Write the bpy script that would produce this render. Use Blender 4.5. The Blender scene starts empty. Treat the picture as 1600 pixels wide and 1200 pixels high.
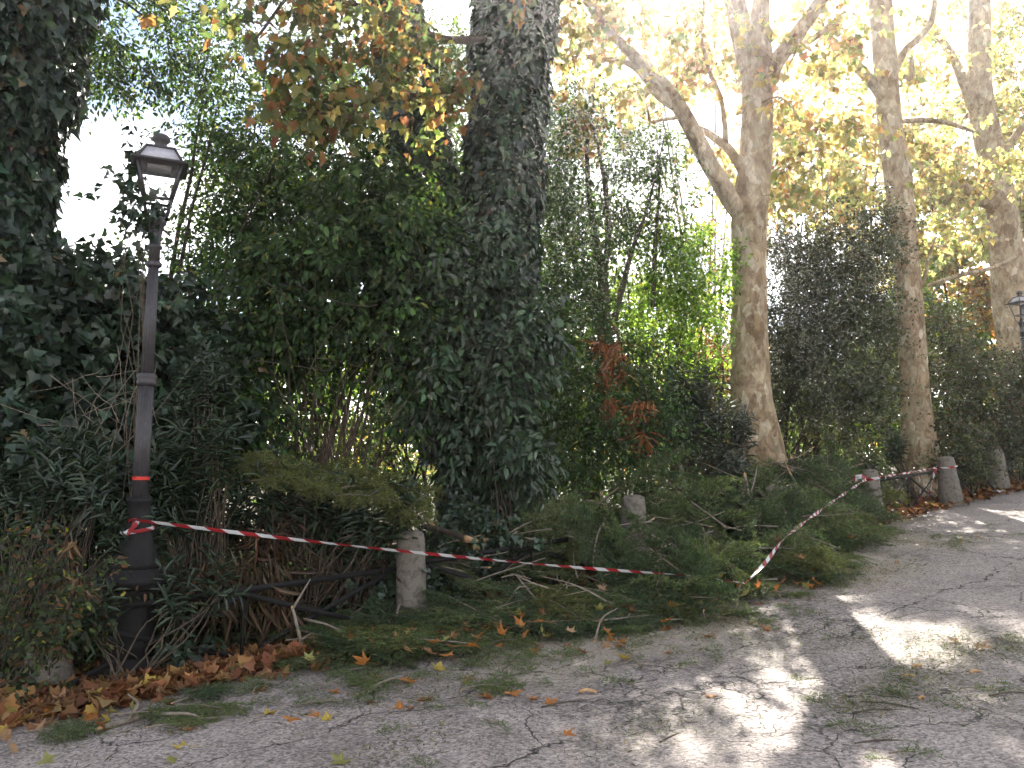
import bpy, math, random
import numpy as np

R = math.radians
rng = np.random.default_rng(7)
random.seed(7)
scene = bpy.context.scene
COL = scene.collection

# ------------------------------------------------------------------ camera
CAM_Z, PITCH, FPX = 1.7, R(6.0), 1300.0
cam_data = bpy.data.cameras.new("camera")
cam_data.sensor_width = 36.0
cam_data.lens = 36.0 * FPX / 1600.0
cam_data.clip_start = 0.05
cam_data.clip_end = 3000.0
cam = bpy.data.objects.new("camera", cam_data)
COL.objects.link(cam)
cam.location = (0, 0, CAM_Z)
cam.rotation_euler = (math.pi / 2 + PITCH, 0, 0)
scene.camera = cam

# ------------------------------------------------------------------ sky and sun
SUN_EL, SUN_AZ = R(33.0), R(12.0)          # azimuth clockwise from +Y
world = bpy.data.worlds.new("World")
scene.world = world
world.use_nodes = True
wn, wl = world.node_tree.nodes, world.node_tree.links
wn.clear()
w_out = wn.new("ShaderNodeOutputWorld")
w_bg = wn.new("ShaderNodeBackground")
w_sky = wn.new("ShaderNodeTexSky")
w_sky.sky_type = 'NISHITA'
w_sky.sun_disc = False
w_sky.sun_elevation = SUN_EL
w_sky.sun_rotation = SUN_AZ
w_sky.air_density = 1.0
w_sky.dust_density = 0.4
w_sky.ozone_density = 1.0
w_tc = wn.new("ShaderNodeTexCoord")
w_map = wn.new("ShaderNodeMapping")
w_map.inputs["Location"].default_value = (3.9, 0.4, 0)
w_map.inputs["Scale"].default_value = (1.0, 1.0, 2.4)
w_noise = wn.new("ShaderNodeTexNoise")
w_noise.inputs["Scale"].default_value = 2.3
w_noise.inputs["Detail"].default_value = 6.0
w_noise.inputs["Roughness"].default_value = 0.55
w_ramp = wn.new("ShaderNodeValToRGB")
w_ramp.color_ramp.elements[0].position = 0.42
w_ramp.color_ramp.elements[0].color = (0, 0, 0, 1)
w_ramp.color_ramp.elements[1].position = 0.60
w_ramp.color_ramp.elements[1].color = (1, 1, 1, 1)
w_hsv = wn.new("ShaderNodeRGBToBW")
w_gain = wn.new("ShaderNodeMix"); w_gain.data_type = 'RGBA'; w_gain.blend_type = 'MIX'
w_cl = wn.new("ShaderNodeVectorMath"); w_cl.operation = 'MULTIPLY'; w_cl.inputs[1].default_value = (3.0, 2.88, 2.78)
wl.new(w_tc.outputs["Generated"], w_map.inputs["Vector"])
wl.new(w_map.outputs["Vector"], w_noise.inputs["Vector"])
wl.new(w_noise.outputs["Fac"], w_ramp.inputs["Fac"])
wl.new(w_sky.outputs["Color"], w_hsv.inputs["Color"])
wl.new(w_hsv.outputs["Val"], w_cl.inputs[0])
wl.new(w_ramp.outputs["Color"], w_gain.inputs[0])
wl.new(w_sky.outputs["Color"], w_gain.inputs[6])
wl.new(w_cl.outputs[0], w_gain.inputs[7])
wl.new(w_gain.outputs[2], w_bg.inputs["Color"])
w_bg.inputs["Strength"].default_value = 0.05
wl.new(w_bg.outputs["Background"], w_out.inputs["Surface"])

sun_data = bpy.data.lights.new("sun", 'SUN')
sun_data.energy = 4.2
sun_data.angle = R(0.53)
sun_data.color = (1.0, 0.93, 0.82)
sun = bpy.data.objects.new("sun", sun_data)
COL.objects.link(sun)
_S = np.array([math.sin(SUN_AZ) * math.cos(SUN_EL), math.cos(SUN_AZ) * math.cos(SUN_EL), math.sin(SUN_EL)])
from mathutils import Vector, Matrix, Euler
sun.rotation_euler = Vector(_S).to_track_quat('Z', 'Y').to_euler()
sun.location = tuple(_S * 60)

scene.view_settings.view_transform = 'Standard'
scene.view_settings.look = 'None'
scene.view_settings.gamma = 1.0
scene.view_settings.use_curve_mapping = False
scene.view_settings.exposure = 2.55

scene.render.engine = 'CYCLES'
cy = scene.cycles
cy.max_bounces = 5
cy.diffuse_bounces = 2
cy.glossy_bounces = 2
cy.transmission_bounces = 3
cy.transparent_max_bounces = 6
cy.caustics_reflective = False
cy.caustics_refractive = False
cy.sample_clamp_indirect = 6.0
cy.use_light_tree = False
cy.use_adaptive_sampling = True
cy.adaptive_threshold = 0.03
cy.use_denoising = True
try:
    cy.denoiser = 'OPENIMAGEDENOISE'
    cy.denoising_input_passes = 'RGB_ALBEDO_NORMAL'
    cy.denoising_prefilter = 'ACCURATE'
except Exception:
    pass

# ------------------------------------------------------------------ place: road frame (s along the bollards, d behind them)
O2 = np.array([-1.0, 8.4]); DS = np.array([0.732, 0.681]); DD = np.array([-0.681, 0.732])

def zs(s):
    s = np.asarray(s, float)
    sp = np.log1p(np.exp(np.clip(s / 1.5, -40, 40))) * 1.5
    sp2 = np.log1p(np.exp(np.clip((s - 45) / 8.0, -40, 40))) * 8.0
    low = -np.log1p(np.exp(np.clip((-s - 12) / 4.0, -40, 40))) * 4.0
    return 0.115 + 0.030 * s + 0.034 * sp - 0.064 * sp2 - 0.030 * low

def sd(x, y):
    x = np.asarray(x, float) - O2[0]; y = np.asarray(y, float) - O2[1]
    return x * DS[0] + y * DS[1], x * DD[0] + y * DD[1]

def gz(x, y):
    s, d = sd(x, y)
    return zs(s)

def P(s, d, h=0.0):
    xy = O2 + DS * s + DD * d
    return np.array([xy[0], xy[1], float(zs(s)) + h])

_F = np.array([0, math.cos(PITCH), math.sin(PITCH)]); _UP = np.array([0, -math.sin(PITCH), math.cos(PITCH)])

def ray(px, py):
    return np.array([(px - 800) / FPX, 0, 0]) + _UP * ((600 - py) / FPX) + _F

def A(px, py, Y):
    r = ray(px, py)
    return np.array([0, 0, CAM_Z]) + r * (Y / r[1])

def G(px, py, h=0.0):
    r = ray(px, py)
    t = 8.0
    for _ in range(60):
        p = np.array([0, 0, CAM_Z]) + r * t
        e = p[2] - float(gz(p[0], p[1])) - h
        if r[2] >= -1e-3:
            break
        t += 0.6 * e / max(0.02, -r[2])
        t = min(max(t, 0.5), 60)
    p = np.array([0, 0, CAM_Z]) + r * t
    return np.array([p[0], p[1], float(gz(p[0], p[1])) + h])

# ------------------------------------------------------------------ object helpers
def tag(o, label=None, cat=None, group=None, kind=None):
    if label: o["label"] = label
    if cat: o["category"] = cat
    if group: o["group"] = group
    if kind: o["kind"] = kind
    return o

def empty(name, loc, label, cat, group=None, rot=(0, 0, 0), scale=1.0):
    o = bpy.data.objects.new(name, None)
    o.empty_display_size = 0.1
    COL.objects.link(o)
    o.location = tuple(loc); o.rotation_euler = rot; o.scale = (scale,) * 3
    return tag(o, label, cat, group)

def np_mesh(name, V, polys, cols=None, smooth=False, uv=None):
    """V (n,3); polys: list of (index array (m,k)) blocks."""
    me = bpy.data.meshes.new(name)
    V = np.ascontiguousarray(V, np.float32)
    me.vertices.add(len(V)); me.vertices.foreach_set("co", V.ravel())
    if not isinstance(polys, list): polys = [polys]
    loops = np.concatenate([p.ravel() for p in polys]).astype(np.int32)
    tot = np.concatenate([np.full(len(p), p.shape[1]) for p in polys]).astype(np.int32)
    start = np.concatenate([[0], np.cumsum(tot)[:-1]]).astype(np.int32)
    me.loops.add(len(loops)); me.loops.foreach_set("vertex_index", loops)
    me.polygons.add(len(tot)); me.polygons.foreach_set("loop_start", start)
    try: me.polygons.foreach_set("loop_total", tot)
    except Exception: pass
    me.update(calc_edges=True)
    if smooth:
        me.polygons.foreach_set("use_smooth", np.ones(len(tot), bool))
    if cols is not None:
        a = me.color_attributes.new("Col", 'FLOAT_COLOR', 'POINT')
        c = np.ones((len(V), 4), np.float32); c[:, :3] = cols
        a.data.foreach_set("color", c.ravel())
    if uv is not None:
        a = me.attributes.new("run", 'FLOAT', 'POINT')
        a.data.foreach_set("value", np.ascontiguousarray(uv, np.float32))
    return me

def link(name, me, mat, parent=None, kind=None):
    o = bpy.data.objects.new(name, me)
    COL.objects.link(o)
    if mat is not None and len(me.materials) == 0: me.materials.append(mat)
    if parent is not None: o.parent = parent
    if kind: o["kind"] = kind
    return o

def norm(v):
    return v / np.maximum(np.linalg.norm(v, axis=-1, keepdims=True), 1e-9)

def catmull(pts, n):
    pts = np.asarray(pts, float)
    k = len(pts)
    if k == 2:
        t = np.linspace(0, 1, n)[:, None]; return pts[0] * (1 - t) + pts[1] * t
    ext = np.vstack([2 * pts[0] - pts[1], pts, 2 * pts[-1] - pts[-2]])
    u = np.linspace(0, k - 1 - 1e-6, n); i = u.astype(int); t = (u - i)[:, None]
    p0, p1, p2, p3 = ext[i], ext[i + 1], ext[i + 2], ext[i + 3]
    return 0.5 * (2 * p1 + (p2 - p0) * t + (2 * p0 - 5 * p1 + 4 * p2 - p3) * t ** 2 + (3 * p1 - p0 - 3 * p2 + p3) * t ** 3)

def tubes(lines, radii, sides=5, lump=0.0, seed=0, cap=True):
    """lines (n,k,3), radii (n,k) -> V, [quads(, caps)]"""
    lines = np.asarray(lines, float); radii = np.asarray(radii, float)
    n, k, _ = lines.shape
    T = norm(np.gradient(lines, axis=1))
    ref = np.zeros((n, 1, 3)); mean = np.abs(norm(lines[:, -1] - lines[:, 0]))
    ax = np.argmin(mean, axis=1); ref[np.arange(n), 0, ax] = 1.0
    B = norm(np.cross(T, np.broadcast_to(ref, T.shape))); C = np.cross(T, B)
    a = np.linspace(0, 2 * np.pi, sides, endpoint=False)
    rr = radii[:, :, None] * np.ones(sides)
    if lump:
        r2 = np.random.default_rng(seed)
        ph = r2.uniform(0, 6.28, (6,)); q = np.arange(k)[None, :, None]
        rr = rr * (1 + lump * (np.sin(2 * a + ph[0] + q * .21) + .7 * np.sin(3 * a + ph[1] - q * .33) + .6 * np.sin(5 * a + ph[2] + q * .5) + .5 * np.sin(q * .6 + ph[3] + a)) / 2)
    V = lines[:, :, None, :] + rr[..., None] * (np.cos(a)[None, None, :, None] * B[:, :, None, :] + np.sin(a)[None, None, :, None] * C[:, :, None, :])
    V = V.reshape(-1, 3)
    base = (np.arange(n) * k * sides)[:, None, None]
    i = np.arange(k - 1)[None, :, None]; j = np.arange(sides)[None, None, :]
    j2 = (j + 1) % sides
    q = np.stack([base + i * sides + j, base + i * sides + j2, base + (i + 1) * sides + j2, base + (i + 1) * sides + j], -1).reshape(-1, 4)
    polys = [q]
    if cap:
        e1 = (np.arange(n) * k * sides)[:, None] + np.arange(sides)[None, ::-1]
        e2 = (np.arange(n) * k * sides + (k - 1) * sides)[:, None] + np.arange(sides)[None, :]
        polys += [e1, e2]
    return V, polys

def tube_obj(name, pts, rad, mat, parent=None, sides=12, n=None, lump=0.0, seed=0, kind=None):
    pts = np.asarray(pts, float); rad = np.asarray(rad, float)
    n = n or max(8, 5 * len(pts))
    L = catmull(pts, n); rr = np.interp(np.linspace(0, len(rad) - 1, n), np.arange(len(rad)), rad)
    V, pol = tubes(L[None], rr[None], sides, lump, seed)
    return link(name, np_mesh(name, V, pol, smooth=True), mat, parent, kind)

def lathe(profile, sides=24, flute=0.0, nfl=12):
    pr = np.asarray(profile, float)
    a = np.linspace(0, 2 * np.pi, sides, endpoint=False)
    rr = pr[:, 0:1] * (1 - flute * (0.5 + 0.5 * np.cos(a * nfl))[None])
    V = np.stack([rr * np.cos(a), rr * np.sin(a), np.broadcast_to(pr[:, 1:2], rr.shape)], -1).reshape(-1, 3)
    k = len(pr); i = np.arange(k - 1)[:, None]; j = np.arange(sides)[None]; j2 = (j + 1) % sides
    q = np.stack([i * sides + j, i * sides + j2, (i + 1) * sides + j2, (i + 1) * sides + j], -1).reshape(-1, 4)
    return V, [q, np.arange(sides)[None, ::-1], (np.arange(sides) + (k - 1) * sides)[None]]

def bar_mesh(name, a, b, w, t, up=(0, 0, 1)):
    a = np.asarray(a, float); b = np.asarray(b, float)
    x = norm(b - a); y = norm(np.cross(np.asarray(up, float), x)); z = np.cross(x, y)
    V = np.array([p + sy * y * t / 2 + sz * z * w / 2 for p in (a, b) for sy, sz in ((-1, -1), (1, -1), (1, 1), (-1, 1))])
    q = np.array([[0, 3, 2, 1], [4, 5, 6, 7], [0, 1, 5, 4], [1, 2, 6, 5], [2, 3, 7, 6], [3, 0, 4, 7]])
    return np_mesh(name, V, q)

# ------------------------------------------------------------------ leaf shapes (u length, v across, w lift) and halves as polygons
def shape(half, fold=0.10, curl=0.0):
    """half: outline from base to tip on +v side (incl. both ends)"""
    h = np.array(half, float)
    m = h[1:-1] * [1, -1]
    uv = np.vstack([h, m])
    w = fold * np.abs(uv[:, 1]) * 2 - curl * uv[:, 0] ** 2
    V = np.column_stack([uv, w])
    k = len(h)
    right = list(range(k))
    left = [0, k - 1] + list(range(k + len(m) - 1, k - 1, -1))
    return V, np.array([right[::-1], left[::-1]])

SHAPES = {
    'diamond': shape([(0, 0), (.42, .27), (1, 0)], .25, .12),
    'oval': shape([(0, 0), (.25, .22), (.62, .22), (1, 0)], .22, .2),
    'ivy': shape([(0, 0), (-.1, .3), (.18, .52), (.42, .27), (1, 0)], .10, .25),
    'plane': shape([(0, 0), (-.08, .34), (.22, .34), (.32, .62), (.52, .28), (.72, .24), (1, 0)], .12, .25),
    'star': shape([(0, 0), (.05, .5), (.45, .3), (1, 0)], .15, .25),
    'lance': shape([(0, 0), (.3, .085), (.68, .075), (1, 0)], .3, .28),
    'blade': shape([(0, 0), (.3, .030), (.7, .024), (1, 0)], .3, .45),
    'needle': shape([(0, 0), (.35, .085), (1, 0)], .0, .1),
}

def leaf_geom(Pn, U, N, size, shp):
    V0, pol = SHAPES[shp]
    U = norm(U); Vv = norm(np.cross(N, U)); N = np.cross(U, Vv)
    size = np.asarray(size)[:, None, None]
    V = Pn[:, None, :] + size * (V0[None, :, 0:1] * U[:, None] + V0[None, :, 1:2] * Vv[:, None] + V0[None, :, 2:3] * N[:, None])
    n, k = len(Pn), len(V0)
    idx = (np.arange(n) * k)[:, None, None] + pol[None]
    return V.reshape(-1, 3), idx.reshape(-1, pol.shape[1]), k

ALB = {'ivy_leaf': .80, 'green_leaf': .84, 'small_leaf': .74, 'oleander_leaf': .78, 'autumn_leaf': .88, 'dry_leaf': .9, 'conifer_needle': 1.0}
def leaf_obj(name, parts, mat, parent=None, kind="stuff"):
    """parts: list of (P,U,N,size,shape,col(n,3))"""
    Vs, pols, cols, off = [], [], [], 0
    for (p, u, nn, sz, shp, c) in parts:
        if len(p) == 0: continue
        V, pol, k = leaf_geom(p, u, nn, sz, shp)
        Vs.append(V); pols.append(pol + off); cols.append(np.repeat(c * ALB.get(mat.name, 1.0), k, 0)); off += len(V)
    me = np_mesh(name, np.vstack(Vs), pols, np.vstack(cols))
    return link(name, me, mat, parent, kind)

def palette(r, n, entries, var=0.18):
    """entries [(weight, rgb)]"""
    w = np.array([e[0] for e in entries], float); w /= w.sum()
    c = np.array([e[1] for e in entries], float)[r.choice(len(entries), n, p=w)]
    return np.clip(c * np.exp(r.normal(0, var, (n, 1))) * np.exp(r.normal(0, var * .35, (n, 3))), 0.002, 0.9)

def blob_points(r, c, rad, n, shell=0.45):
    """points gathered in uneven clumps inside an ellipsoid, denser toward its skin"""
    rad = np.asarray(rad, float)
    m = max(2, n // 9)
    v = norm(r.normal(size=(m, 3)))
    f = 1 + .22 * np.sin(3.1 * v[:, 0] + 3.4 * v[:, 2] + c[0] * 3) + .16 * np.sin(5.3 * v[:, 2] + 4.1 * v[:, 1] + c[2] * 2) + .1 * np.sin(9 * v[:, 0] - 7 * v[:, 2])
    sub = v * (r.uniform(0, 1, m) ** shell * f)[:, None] * rad
    w = r.gamma(1.6, 1.0, m); w /= w.sum()
    i = r.choice(m, n, p=w)
    sig = np.minimum(rad * .30, .34) * r.uniform(.5, 1.2, (m, 1))
    q = sub[i] + r.normal(size=(n, 3)) * sig[i]
    loose = r.uniform(0, 1, n) < .15
    vv = norm(r.normal(size=(n, 3)))
    q[loose] = (vv * (r.uniform(0, 1.12, n) ** .5)[:, None] * rad)[loose]
    return np.asarray(c) + q, norm(q / rad + r.normal(0, .25, q.shape))

def sprays(r, C, D, m, length, jit, droop=.3, flat=.6):
    """for each cluster centre C with direction D, m leaves along a twig"""
    n = len(C)
    D = norm(D)
    t = r.uniform(0.05, 1, (n, m, 1))
    side = r.normal(size=(n, m, 3))
    side = norm(side - (side * D[:, None]).sum(-1, keepdims=True) * D[:, None])
    L = np.asarray(length) * r.uniform(.6, 1.3, (n, 1, 1))
    p = C[:, None] + D[:, None] * t * L + side * jit * r.uniform(0.2, 1, (n, m, 1))
    p[..., 2] -= droop * .35 * L[..., 0] * t[..., 0] ** 2
    u = D[:, None] * .45 + side * .8 + np.array([0, 0, -droop]) + r.normal(0, .22, (n, m, 3))
    nn = np.array([0, 0, 1.0]) * flat + r.normal(0, .55, (n, m, 3)) + np.array([0, -.25, 0])
    return p.reshape(-1, 3), norm(u).reshape(-1, 3), norm(nn).reshape(-1, 3)

# ------------------------------------------------------------------ materials
def new_mat(name):
    m = bpy.data.materials.new(name); m.use_nodes = True
    nt = m.node_tree; nt.nodes.clear()
    out = nt.nodes.new("ShaderNodeOutputMaterial")
    return m, nt, nt.nodes, nt.links, out

def bsdf(nodes, rough=.6, spec=.4, color=None):
    b = nodes.new("ShaderNodeBsdfPrincipled")
    b.inputs["Roughness"].default_value = rough
    b.inputs["Specular IOR Level"].default_value = spec
    if color is not None: b.inputs["Base Color"].default_value = (*color, 1)
    return b

def leaf_mat(name, trans=.35, rough=.5, spec=.4, tint=(1.25, 1.15, .55)):
    m, nt, N, L, out = new_mat(name)
    at = N.new("ShaderNodeAttribute"); at.attribute_name = "Col"
    b = bsdf(N, rough, spec); L.new(at.outputs["Color"], b.inputs["Base Color"])
    t = N.new("ShaderNodeBsdfTranslucent")
    tm = N.new("ShaderNodeVectorMath"); tm.operation = 'MULTIPLY'; tm.inputs[1].default_value = tuple(1.6 * x for x in tint)
    L.new(at.outputs["Color"], tm.inputs[0]); L.new(tm.outputs[0], t.inputs["Color"])
    mx = N.new("ShaderNodeMixShader"); mx.inputs[0].default_value = trans
    L.new(b.outputs[0], mx.inputs[1]); L.new(t.outputs[0], mx.inputs[2]); L.new(mx.outputs[0], out.inputs["Surface"])
    return m

def noise_mat(name, stops, scale=(3, 3, 3), nscale=3.0, detail=8, rough=.8, spec=.25, bump=.3, bscale=40, bdist=.01, vor=None, distort=0.6, coord="Object"):
    """colour ramp over warped noise with fine bump"""
    m, nt, N, L, out = new_mat(name)
    tc = N.new("ShaderNodeTexCoord"); mp = N.new("ShaderNodeMapping"); mp.inputs["Scale"].default_value = scale
    L.new(tc.outputs[coord], mp.inputs["Vector"])
    n1 = N.new("ShaderNodeTexNoise"); n1.inputs["Scale"].default_value = nscale; n1.inputs["Detail"].default_value = detail; n1.inputs["Roughness"].default_value = .62; n1.inputs["Distortion"].default_value = distort
    L.new(mp.outputs[0], n1.inputs["Vector"])
    cr = N.new("ShaderNodeValToRGB"); els = cr.color_ramp.elements
    els[0].position, els[0].color = stops[0][0], (*stops[0][1], 1)
    els[1].position, els[1].color = stops[-1][0], (*stops[-1][1], 1)
    for p, c in stops[1:-1]:
        e = els.new(p); e.color = (*c, 1)
    L.new(n1.outputs["Fac"], cr.inputs["Fac"])
    n2 = N.new("ShaderNodeTexNoise"); n2.inputs["Scale"].default_value = bscale; n2.inputs["Detail"].default_value = 6
    L.new(mp.outputs[0], n2.inputs["Vector"])
    ad = N.new("ShaderNodeMath"); ad.operation = 'ADD'; L.new(n1.outputs["Fac"], ad.inputs[0]); L.new(n2.outputs["Fac"], ad.inputs[1])
    bp = N.new("ShaderNodeBump"); bp.inputs["Strength"].default_value = bump; bp.inputs["Distance"].default_value = bdist
    L.new(ad.outputs[0], bp.inputs["Height"])
    b = bsdf(N, rough, spec); L.new(cr.outputs["Color"], b.inputs["Base Color"]); L.new(bp.outputs[0], b.inputs["Normal"])
    L.new(b.outputs[0], out.inputs["Surface"])
    return m

M = {}
M['ivy'] = leaf_mat('ivy_leaf', .14, .36, .5, (1.1, 1.2, .4))
M['green'] = leaf_mat('green_leaf', .45, .5, .4)
M['lime'] = leaf_mat('sun_tinted_leaf', .58, .5, .35)  # lit variant of the green leaf, for the bush with painted sunlight
M['small'] = leaf_mat('small_leaf', .25, .45, .45)
M['autumn'] = leaf_mat('autumn_leaf', .5, .6, .3, (1.02, .98, .78))
M['dry'] = leaf_mat('dry_leaf', .12, .7, .2, (1.2, .9, .5))
M['lance'] = leaf_mat('oleander_leaf', .12, .38, .5, (1.1, 1.2, .4))
M['needle'] = leaf_mat('conifer_needle', .32, .55, .35, (1.15, 1.2, .5))
def plane_bark_mat():
    m, nt, N, L, out = new_mat('plane_bark')
    tc = N.new("ShaderNodeTexCoord")
    mp = N.new("ShaderNodeMapping"); mp.inputs["Scale"].default_value = (1, 1, .55); L.new(tc.outputs["Object"], mp.inputs["Vector"])
    wn_ = N.new("ShaderNodeTexNoise"); wn_.inputs["Scale"].default_value = 5; wn_.inputs["Detail"].default_value = 5; L.new(mp.outputs[0], wn_.inputs["Vector"])
    sc = N.new("ShaderNodeVectorMath"); sc.operation = 'SCALE'; sc.inputs[3].default_value = .22; L.new(wn_.outputs["Color"], sc.inputs[0])
    ad = N.new("ShaderNodeVectorMath"); ad.operation = 'ADD'; L.new(mp.outputs[0], ad.inputs[0]); L.new(sc.outputs[0], ad.inputs[1])
    def vor(scale):
        v = N.new("ShaderNodeTexVoronoi"); v.inputs["Scale"].default_value = scale; L.new(ad.outputs[0], v.inputs["Vector"])
        s = N.new("ShaderNodeSeparateColor"); L.new(v.outputs["Color"], s.inputs[0]); return v, s.outputs[0]
    v1, c1 = vor(7.5); v2, c2 = vor(19)
    def ramp(src, stops):
        cr = N.new("ShaderNodeValToRGB"); cr.color_ramp.interpolation = 'LINEAR'; e = cr.color_ramp.elements
        e[0].position, e[0].color = stops[0][0], (*stops[0][1], 1); e[1].position, e[1].color = stops[-1][0], (*stops[-1][1], 1)
        for q, c in stops[1:-1]:
            x = e.new(q); x.color = (*c, 1)
        L.new(src, cr.inputs["Fac"]); return cr.outputs["Color"]
    big = ramp(c1, [(.0, (.27, .195, .125)), (.35, (.38, .285, .185)), (.6, (.45, .36, .245)), (.8, (.34, .285, .19)), (.95, (.56, .475, .35))])
    small = ramp(c2, [(.0, (.62, .58, .52)), (.5, (.95, .95, .95)), (.9, (1.18, 1.15, 1.1))])
    mx = N.new("ShaderNodeMix"); mx.data_type = 'RGBA'; mx.blend_type = 'MULTIPLY'; mx.inputs[0].default_value = .8; L.new(big, mx.inputs[6]); L.new(small, mx.inputs[7])
    n3 = N.new("ShaderNodeTexNoise"); n3.inputs["Scale"].default_value = 2.2; n3.inputs["Detail"].default_value = 7; L.new(tc.outputs["Object"], n3.inputs["Vector"])
    blot = ramp(n3.outputs["Fac"], [(.30, (.55, .50, .42)), (.52, (1.0, 1.0, 1.0)), (.75, (1.12, 1.1, 1.06))])
    m2 = N.new("ShaderNodeMix"); m2.data_type = 'RGBA'; m2.blend_type = 'MULTIPLY'; m2.inputs[0].default_value = .9; L.new(mx.outputs[2], m2.inputs[6]); L.new(blot, m2.inputs[7])
    n4 = N.new("ShaderNodeTexNoise"); n4.inputs["Scale"].default_value = 45; n4.inputs["Detail"].default_value = 5; L.new(mp.outputs[0], n4.inputs["Vector"])
    h = N.new("ShaderNodeMath"); h.operation = 'ADD'; L.new(c2, h.inputs[0]); L.new(n4.outputs["Fac"], h.inputs[1])
    h2 = N.new("ShaderNodeMath"); h2.operation = 'ADD'; L.new(h.outputs[0], h2.inputs[0]); L.new(c1, h2.inputs[1])
    bp = N.new("ShaderNodeBump"); bp.inputs["Strength"].default_value = .7; bp.inputs["Distance"].default_value = .012; L.new(h2.outputs[0], bp.inputs["Height"])
    b = bsdf(N, .85, .2); L.new(m2.outputs[2], b.inputs["Base Color"]); L.new(bp.outputs[0], b.inputs["Normal"]); L.new(b.outputs[0], out.inputs["Surface"])
    return m
M['plane_bark'] = plane_bark_mat()
M['bark'] = noise_mat('dark_bark', [(.3, (.035, .027, .02)), (.55, (.085, .066, .048)), (.75, (.14, .115, .09))], scale=(1, 1, .4), nscale=9, bump=.6, bscale=40, bdist=.012)
M['twig'] = noise_mat('twig_bark', [(.3, (.06, .045, .033)), (.7, (.15, .115, .085))], nscale=6, bump=.2)
M['pale_twig'] = noise_mat('pale_twig', [(.3, (.16, .125, .095)), (.7, (.32, .27, .21))], nscale=7, bump=.3)
M['fresh_wood'] = noise_mat('fresh_wood', [(.3, (.42, .22, .09)), (.7, (.66, .43, .24))], scale=(1, 1, 1), nscale=12, bump=.5, bscale=60)
M['iron'] = noise_mat('painted_iron', [(.3, (.010, .009, .009)), (.6, (.017, .015, .015)), (.8, (.032, .024, .020))], nscale=5, rough=.7, spec=.25, bump=.12, bscale=90, bdist=.004)
M['lamp_paint'] = noise_mat('lamp_paint', [(.25, (.030, .027, .029)), (.5, (.050, .045, .049)), (.68, (.064, .056, .058)), (.85, (.10, .066, .045))], nscale=8, rough=.5, spec=.5, bump=.12, bscale=70, bdist=.004)
# ------------------------------------------------------------------ ground sheets
def sheet(name, ss, dd, lift, edge=None, smooth=True):
    S, D = np.meshgrid(ss, dd, indexing='ij')
    if edge is not None: D = edge(S, D)
    X = O2[0] + DS[0] * S + DD[0] * D; Y = O2[1] + DS[1] * S + DD[1] * D
    Z = zs(S) + (lift(S, D) if callable(lift) else lift)
    V = np.stack([X, Y, Z], -1).reshape(-1, 3)
    n, m = S.shape
    i = np.arange(n - 1)[:, None]; j = np.arange(m - 1)[None]
    q = np.stack([i * m + j, (i + 1) * m + j, (i + 1) * m + j + 1, i * m + j + 1], -1).reshape(-1, 4)
    return np_mesh(name, V, q, smooth=smooth)

def soil_material():
    m = noise_mat('forest_soil', [(.3, (.028, .020, .013)), (.5, (.065, .046, .030)), (.7, (.11, .082, .056))], scale=(1, 1, 1), nscale=2.2, bump=.8, bscale=30, bdist=.04, coord="Object")
    return m
M['soil'] = soil_material()

far = np.concatenate([-np.geomspace(500, 14, 16), np.linspace(-13, 60, 147), np.geomspace(64, 700, 14)])
fard = np.concatenate([-np.geomspace(500, 16, 12), np.linspace(-15, 30, 91), np.geomspace(33, 500, 14)])
_gn = np.random.default_rng(3)
def ground_lift(S, D):
    b = .025 * np.sin(S * 1.9 + D * 1.1) + .02 * np.sin(D * 2.7 - S * .8) + .012 * np.sin(S * 6.1 + D * 5.3)
    k = np.clip((D + .1) / 1.2, 0, 1)
    return -.04 + (b + .05) * k
ground = link('ground', sheet('ground', far, fard, ground_lift), M['soil'])
ground["kind"] = "structure"

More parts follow.
